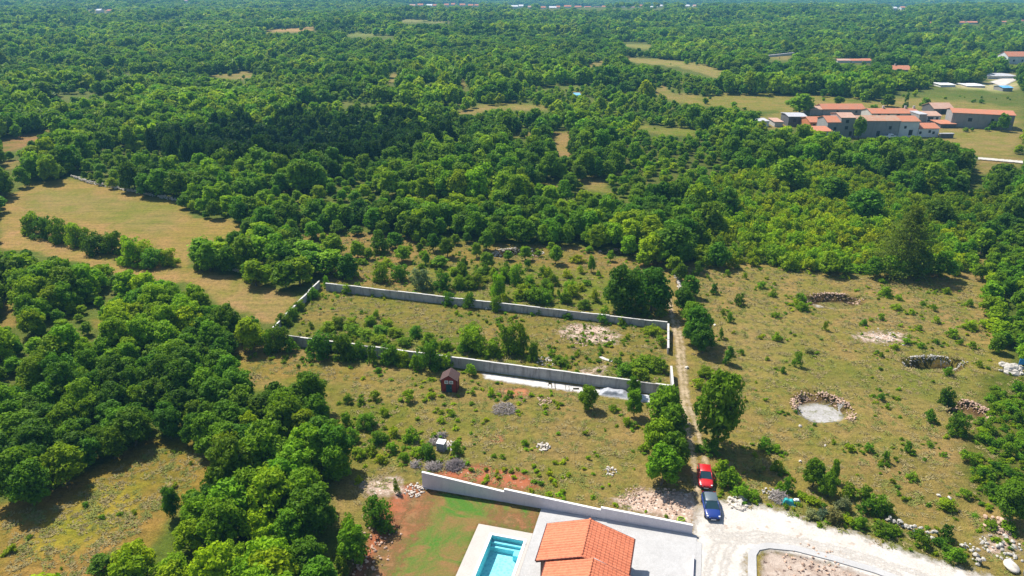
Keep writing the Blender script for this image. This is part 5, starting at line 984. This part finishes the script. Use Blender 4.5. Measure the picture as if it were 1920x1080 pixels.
def building(name, label, xl, xr, yb, ye, yr, dep, wall, roof, kind='gable', wins=(), ybr=None, chim=(), cat='house', zb=None, group=None):
    a = Vector(G(xl, yb)); b = Vector(G(xr, yb if ybr is None else ybr)); d = b - a; L = d.length; rz = math.atan2(d.y, d.x); z0 = min(h1(a.x, a.y), h1(b.x, b.y))
    if abs(z0) > .2: z0 -= .5
    he = max(height_at(a.x, a.y, ye) - z0, 1.5); mid = a + Vector((-d.y, d.x)).normalized() * (dep / 2 if kind == 'gable' else dep); hr = max(height_at(mid.x, mid.y, yr) - z0, he + .15)
    if kind == 'gable': hr = min(hr, he + dep * .3)
    elif kind == 'lean': hr = min(hr, he + dep * .45)
    root = empty(name, (a.x, a.y, z0), rz); mb = MB(); o = .3; rf = MB()
    if kind == 'gable':
        pf = [(0, 0), (dep, 0), (dep, he), (dep / 2, hr), (0, he)]; mb.add([(0, y_, z_) for y_, z_ in pf] + [(L, y_, z_) for y_, z_ in pf], [(4, 3, 2, 1, 0), (5, 6, 7, 8, 9)] + [(i, (i + 1) % 5, (i + 1) % 5 + 5, i + 5) for i in range(5)])
        s = (hr - he) / (dep / 2)
        for y0, y1 in ((-o, dep / 2), (dep + o, dep / 2)):
            e = he - s * o; t_ = [(-o, y0, e + .02), (L + o, y0, e + .02), (L + o, y1, hr + .02), (-o, y1, hr + .02)]
            if y0 > y1: t_ = t_[::-1]
            rf.hexa(t_, [(p[0], p[1], p[2] + .16) for p in t_])
    elif kind == 'lean':
        pf = [(0, 0), (dep, 0), (dep, hr), (0, he)]; mb.add([(0, y_, z_) for y_, z_ in pf] + [(L, y_, z_) for y_, z_ in pf], [(3, 2, 1, 0), (4, 5, 6, 7)] + [(i, (i + 1) % 4, (i + 1) % 4 + 4, i + 4) for i in range(4)])
        s = (hr - he) / dep; t_ = [(-o, -o, he - s * o + .02), (L + o, -o, he - s * o + .02), (L + o, dep + .1, hr + s * .1 + .02), (-o, dep + .1, hr + s * .1 + .02)]; rf.hexa(t_, [(p[0], p[1], p[2] + .16) for p in t_])
    else:
        mb.box(0, L, 0, dep, 0, he); rf.box(-.15, L + .15, -.15, dep + .15, he + .003, he + .25)
    mb.build('wall', WM[wall], root); r_ = rf.build('roof', RM[roof], root)
    for fx, fz, w_, h_ in wins:
        q = MB(); q.box(fx * L - w_ / 2, fx * L + w_ / 2, -.05, -.003, fz * he, min(fz * he + h_, he - .2)); q.build('window' if fz > .05 else 'door', DARKW, root)
    for fx in chim: q = MB(); q.box(fx * L - .35, fx * L + .35, dep / 2 - .35, dep / 2 + .35, hr - .3, hr + 1.0); q.box(fx * L - .42, fx * L + .42, dep / 2 - .42, dep / 2 + .42, hr + 1.0, hr + 1.12); q.build('chimney', WM['pale'], r_)
    return tag(root, label, cat, group)
B = building
B('stone_barn', 'long old stone barn with red roof at the back left of the village', 1542, 1620, 216, 205, 195, 9, 'grey', 'red', wins=((.35, .4, .9, 1.0), (.8, .4, .9, 1)))
B('stone_annex', 'low pink roofed annex left of the long stone barn', 1518, 1541, 216, 205.5, 199.5, 8, 'grey', 'pink')
B('grey_barn', 'dark grey barn with pale sheet roof on the left of the village', 1477, 1510, 237, 219, 213, 9, 'dark', 'grey', wins=((.35, .45, 1.2, 1.4),))
B('white_cottage', 'small white cottage with grey flat roof at the village left end', 1421, 1441, 238, 228, 225, 7, 'white', 'grey', 'flat', wins=((.6, .3, .9, 1),)); B('white_outbuilding', 'low pale outbuilding just below the white flat roofed cottage', 1422, 1437, 250, 240, 237, 6, 'pale', 'grey', 'flat'); B('terrace_house', 'small tan walled terrace house between the white cottage and grey barn', 1452, 1467, 238, 229, 222, 8, 'pale', 'pink', 'lean')
B('orange_house', 'orange walled house with red roof left of the stone row', 1517, 1547, 246, 229.5, 219, 10, 'orange', 'red', wins=((.25, .5, .9, 1.1), (.7, .5, .9, 1.1)))
B('lean_to', 'red lean-to roof over a teal wall in front of the orange house', 1522, 1557, 266, 246.5, 237, 7, 'teal', 'red', 'lean'); B('row_house', 'red roofed row house between the orange house and tall stone house', 1548, 1572, 258, 229.5, 217.5, 10, 'grey', 'red', wins=((.6, .5, .9, 1.1), (.3, .12, .9, 1.1)))
B('tall_stone_house', 'tall stone house with pink roof left of the balcony tree', 1572, 1598, 258, 221, 211.5, 10, 'grey', 'pink', wins=((.45, .74, 1.1, 1.2), (.45, .42, 1.1, 1.2), (.8, .1, 1, 1.6)))
B('long_stone_house', 'long dark stone house with faded roof in the middle front row', 1599, 1682, 258, 227, 217, 10, 'grey', 'old', wins=((.2, .5, 1, 1.2), (.8, .5, 1, 1.2), (.55, .08, 1.2, 2))); B('white_row_house', 'whitewashed row house with red roof right of the long stone house', 1683, 1719, 257, 228, 217.5, 10, 'white', 'red', wins=((.62, .12, 1.4, 2), (.3, .55, .9, 1)))
B('back_house', 'long pale house with red roof and chimney behind the stone row', 1633, 1722, 226, 213, 203.5, 10, 'pale', 'red', wins=((.15, .5, 1.2, 1.4), (.35, .5, 1, 1.2), (.55, .5, 1.2, 1.4), (.82, .5, 1, 1.2)), chim=(.80, .98, .33))
B('small_white_house', 'small white house with red roof at the right end of the stone row', 1720, 1758, 257, 241, 231, 9, 'white', 'red', wins=((.1, .35, .9, 1), (.55, .5, .9, 1), (.75, .35, .9, 1))); B('blue_grey_house', 'blue grey flat roofed house between the white row and hipped roof', 1721, 1735, 232, 215, 213, 8, 'grey', 'grey', 'flat'); B('terraced_white_house', 'white terraced house with hipped pink roof in the village centre', 1735, 1762, 230, 217.5, 209, 10, 'white', 'pink', wins=((.3, .2, 2.2, .8), (.3, .55, 2.2, .8), (.75, .4, 1, 1.2)))
B('low_wing', 'low red roofed wing in front of the long right barn', 1763, 1791, 240, 233, 227, 8, 'dark', 'red', 'lean'); B('pink_barn', 'open pink roofed barn behind the village centre', 1750, 1786, 214, 204, 193, 10, 'dark', 'pink', wins=((.5, .1, 2, 2.4),))
B('long_right_barn', 'very long stone barn with red roof at the right of the village', 1781, 1897, 238, 211.5, 203, 11, 'grey', 'red', ybr=244, wins=((.3, .45, 1.4, 1.4), (.66, .5, 1, 1.2), (.83, .5, 1, 1.2))); B('stone_wall', 'low dark stone wall in the grass below the small white house', 1762, 1787, 259, 254.5, 254, 1, 'dark', 'grey', 'flat', cat='wall')
B('ochre_house', 'orange roofed house in trees above the village', 1668, 1709, 138, 131, 123, 12, 'pale', 'red', wins=((.5, .3, 1.2, 1.2),), chim=(.4,)); B('small_red_roof_house', 'small red roofed house left of the orange roofed house in trees', 1632, 1647, 139, 134, 129.5, 9, 'pale', 'red'); B('far_row_house', 'left red roofed house of the far row above the meadow', 1570, 1595, 118, 114, 110.5, 10, 'white', 'pink'); B('far_row_house', 'middle red roofed house of the far row above the meadow', 1597, 1616, 118, 114, 110.5, 10, 'white', 'red'); B('far_row_house', 'right red roofed house of the far row above the meadow', 1618, 1635, 118, 114, 110, 10, 'white', 'red')
B('edge_house', 'tall red roofed house at the upper right edge', 1888, 1928, 118, 106, 97, 12, 'white', 'red', wins=((.3, .4, 1.2, 1.4), (.7, .4, 1.2, 1.4))); B('white_warehouse', 'long low white warehouse with pale roof upper right', 1851, 1903, 151, 143, 139, 14, 'white', 'grey', 'gable'); B('greenhouse', 'left long white greenhouse beyond the green meadow', 1762, 1790, 168, 164, 160, 10, 'white', 'white', 'gable', cat='greenhouse'); B('greenhouse', 'right long white greenhouse beyond the green meadow', 1812, 1846, 167, 163, 159, 10, 'white', 'white', 'gable', cat='greenhouse'); B('blue_grey_hut', 'small blue grey hut by the far right road', 1879, 1897, 174, 165, 161, 8, 'grey', 'blue', 'gable', cat='hut'); B('small_tiled_hut', 'small orange roofed hut left of the white warehouse', 1831, 1844, 137, 132.5, 129, 8, 'pale', 'red', cat='hut')
B('boundary_wall', 'long pale wall at the edge of the far field', 1437, 1492, 109, 105.5, 105, 1, 'pale', 'grey', 'flat', ybr=103, cat='wall'); B('blue_roofed_hut', 'little blue roofed hut in the middle of the wood', 1078, 1088, 184, 179, 174.5, 7, 'pale', 'blue', 'lean', cat='hut'); B('white_hut', 'tiny white hut among far trees right of centre', 1136, 1144, 73, 70, 68.5, 9, 'white', 'white', 'lean', cat='hut')
for i, (hx, hy, hw) in enumerate(ham):
    where = 'left distant hamlet' if hx < 900 and hx > 500 else 'middle distant hamlet' if hx < 1310 and hx > 500 else 'far right houses' if hx > 1310 else 'far left houses'
    k_ = sum(1 for q in ham if (q[0] < hx) and (('left distant hamlet' if 500 < q[0] < 900 else 'middle distant hamlet' if 500 < q[0] < 1310 else 'far right houses' if q[0] > 1310 else 'far left houses') == where))
    B('distant_house', 'tiny pale house on the horizon, %s from the left of the %s' % ((ORD + ['seventeenth', 'eighteenth', 'nineteenth', 'twentieth'])[k_], where), hx, hx + hw, hy, hy - 3.6, hy - 6.2, 12, 'white', r_.choice(('red', 'pink', 'white', 'red')), group='houses of the distant hamlets')
def truck():
    x, y = G(1667, 260); root = empty('pickup_truck', (x, y, .02), .1); wp = simple('white_car_paint', (.75, .76, .78), .35, .03, spec=.5); mb = MB(); mb.box(-2.6, 2.6, -.9, .9, .45, 1.0); mb.build('body', wp, root); mb = MB(); mb.hexa([(-.2, -.85, 1.002), (1.5, -.85, 1.002), (1.5, .85, 1.002), (-.2, .85, 1.002)], [(0, -.72, 1.75), (1.0, -.72, 1.75), (1.0, .72, 1.75), (0, .72, 1.75)]); c = mb.build('cab', wp, root); mb = MB(); mb.hexa([(-.05, -.86, 1.08), (1.35, -.86, 1.08), (1.35, -.80, 1.08), (-.05, -.80, 1.08)], [(.05, -.77, 1.62), (1.0, -.77, 1.62), (1.0, -.70, 1.62), (.05, -.70, 1.62)]); mb.build('side_window', GLASS, c)
    for a in (-1.6, 1.6):
        for s in (-1, 1): mb = MB(); mb.tube([(a, s * .7, .38), (a, s * .92, .38)], .38, 14, False); mb.build('wheel', RUB, root)
    tag(root, 'white pickup truck parked below the long stone house', 'truck')
truck()
put_v = [(1609, 256, 26, 42, 'dark'), (1597, 262, 20, 20, 'mid'), (1640, 262, 22, 16, 'mid')]
def village_tree(px, py, w, h, tone, label, dy=0):
    x, y = G(px, py); y += dy; s = F / depth(y); R = w / 2 / s; H = height_at(x, y, py - h); root = empty('broadleaf_tree', (x, y, 0), px * .7); ms = TREE[tone, 1]
    for nm, me in (('trunk', TRUNK[px % 4]), ('crown', ms[px % 4])): o = link(bpy.data.objects.new(nm, me), root); o.scale = (R / 2.7, R / 2.7, H / 6)
    tag(root, label, 'tree', 'trees standing in the village')
village_tree(1609, 262, 27, 46, 'dark', 'dark tree against the front wall of the long stone house'); village_tree(1878, 246, 26, 34, 'dark', 'dark tree at the right end of the very long stone barn'); village_tree(1860, 243, 18, 16, 'mid', 'round bush in front of the very long stone barn'); village_tree(1498, 213, 58, 38, 'mid', 'broad tree left of the long old stone barn'); village_tree(1573, 196, 24, 16, 'dark', 'round dark tree behind the long old stone barn'); village_tree(1636, 214, 24, 18, 'mid', 'bushy tree right of the long old stone barn'); village_tree(1733, 205, 24, 22, 'mid', 'tree behind the right end of the chimney house'); village_tree(1664, 200, 30, 24, 'dark', 'dark tree behind the chimney house')
village_tree(1810, 247, 14, 8, 'mid', 'low bush on the grass below the very long barn'); village_tree(1851, 246, 12, 8, 'mid', 'small bush on the grass left of the barn end tree'); village_tree(1822, 246, 8, 7, 'mid', 'tiny bush on the grass between two others below the barn')
x, y = G(1697, 203); root = empty('cypress_tree', (x, y, 0)); o = link(bpy.data.objects.new('crown', CONE[1]), root); o.scale = (1.7, 1.7, 9 / 3); o = link(bpy.data.objects.new('trunk', TRUNK[0]), root); o.scale = (.7, .7, .5); tag(root, 'slim dark cypress behind the chimney house', 'tree')

# ------------------------------------------------------------------ haze
zmin = float(GZ.min()) - 1.0; zmax = max(float(GZ.max()), CAMH) + 6
mb = MB(); mb.box(-5400, 5400, -200, 7050, zmin, zmax); hm = bpy.data.materials.new('haze_air'); hm.use_nodes = True; hn = hm.node_tree; hn.nodes.remove(hn.nodes['Principled BSDF'])
pv = hn.nodes.new('ShaderNodeVolumePrincipled'); pv.inputs['Color'].default_value = (.18, .50, .76, 1); pv.inputs['Density'].default_value = .00023; pv.inputs['Anisotropy'].default_value = 0.0
hn.links.new(pv.outputs[0], hn.nodes['Material Output'].inputs['Volume']); o = mb.build('haze', hm); tag(o, 'thin blue summer haze over the distant woodland', 'haze', None, 'stuff')
print('plants', len(inds), 'rest', len(rest), 'far pts', len(pts), 'tufts', len(tp))
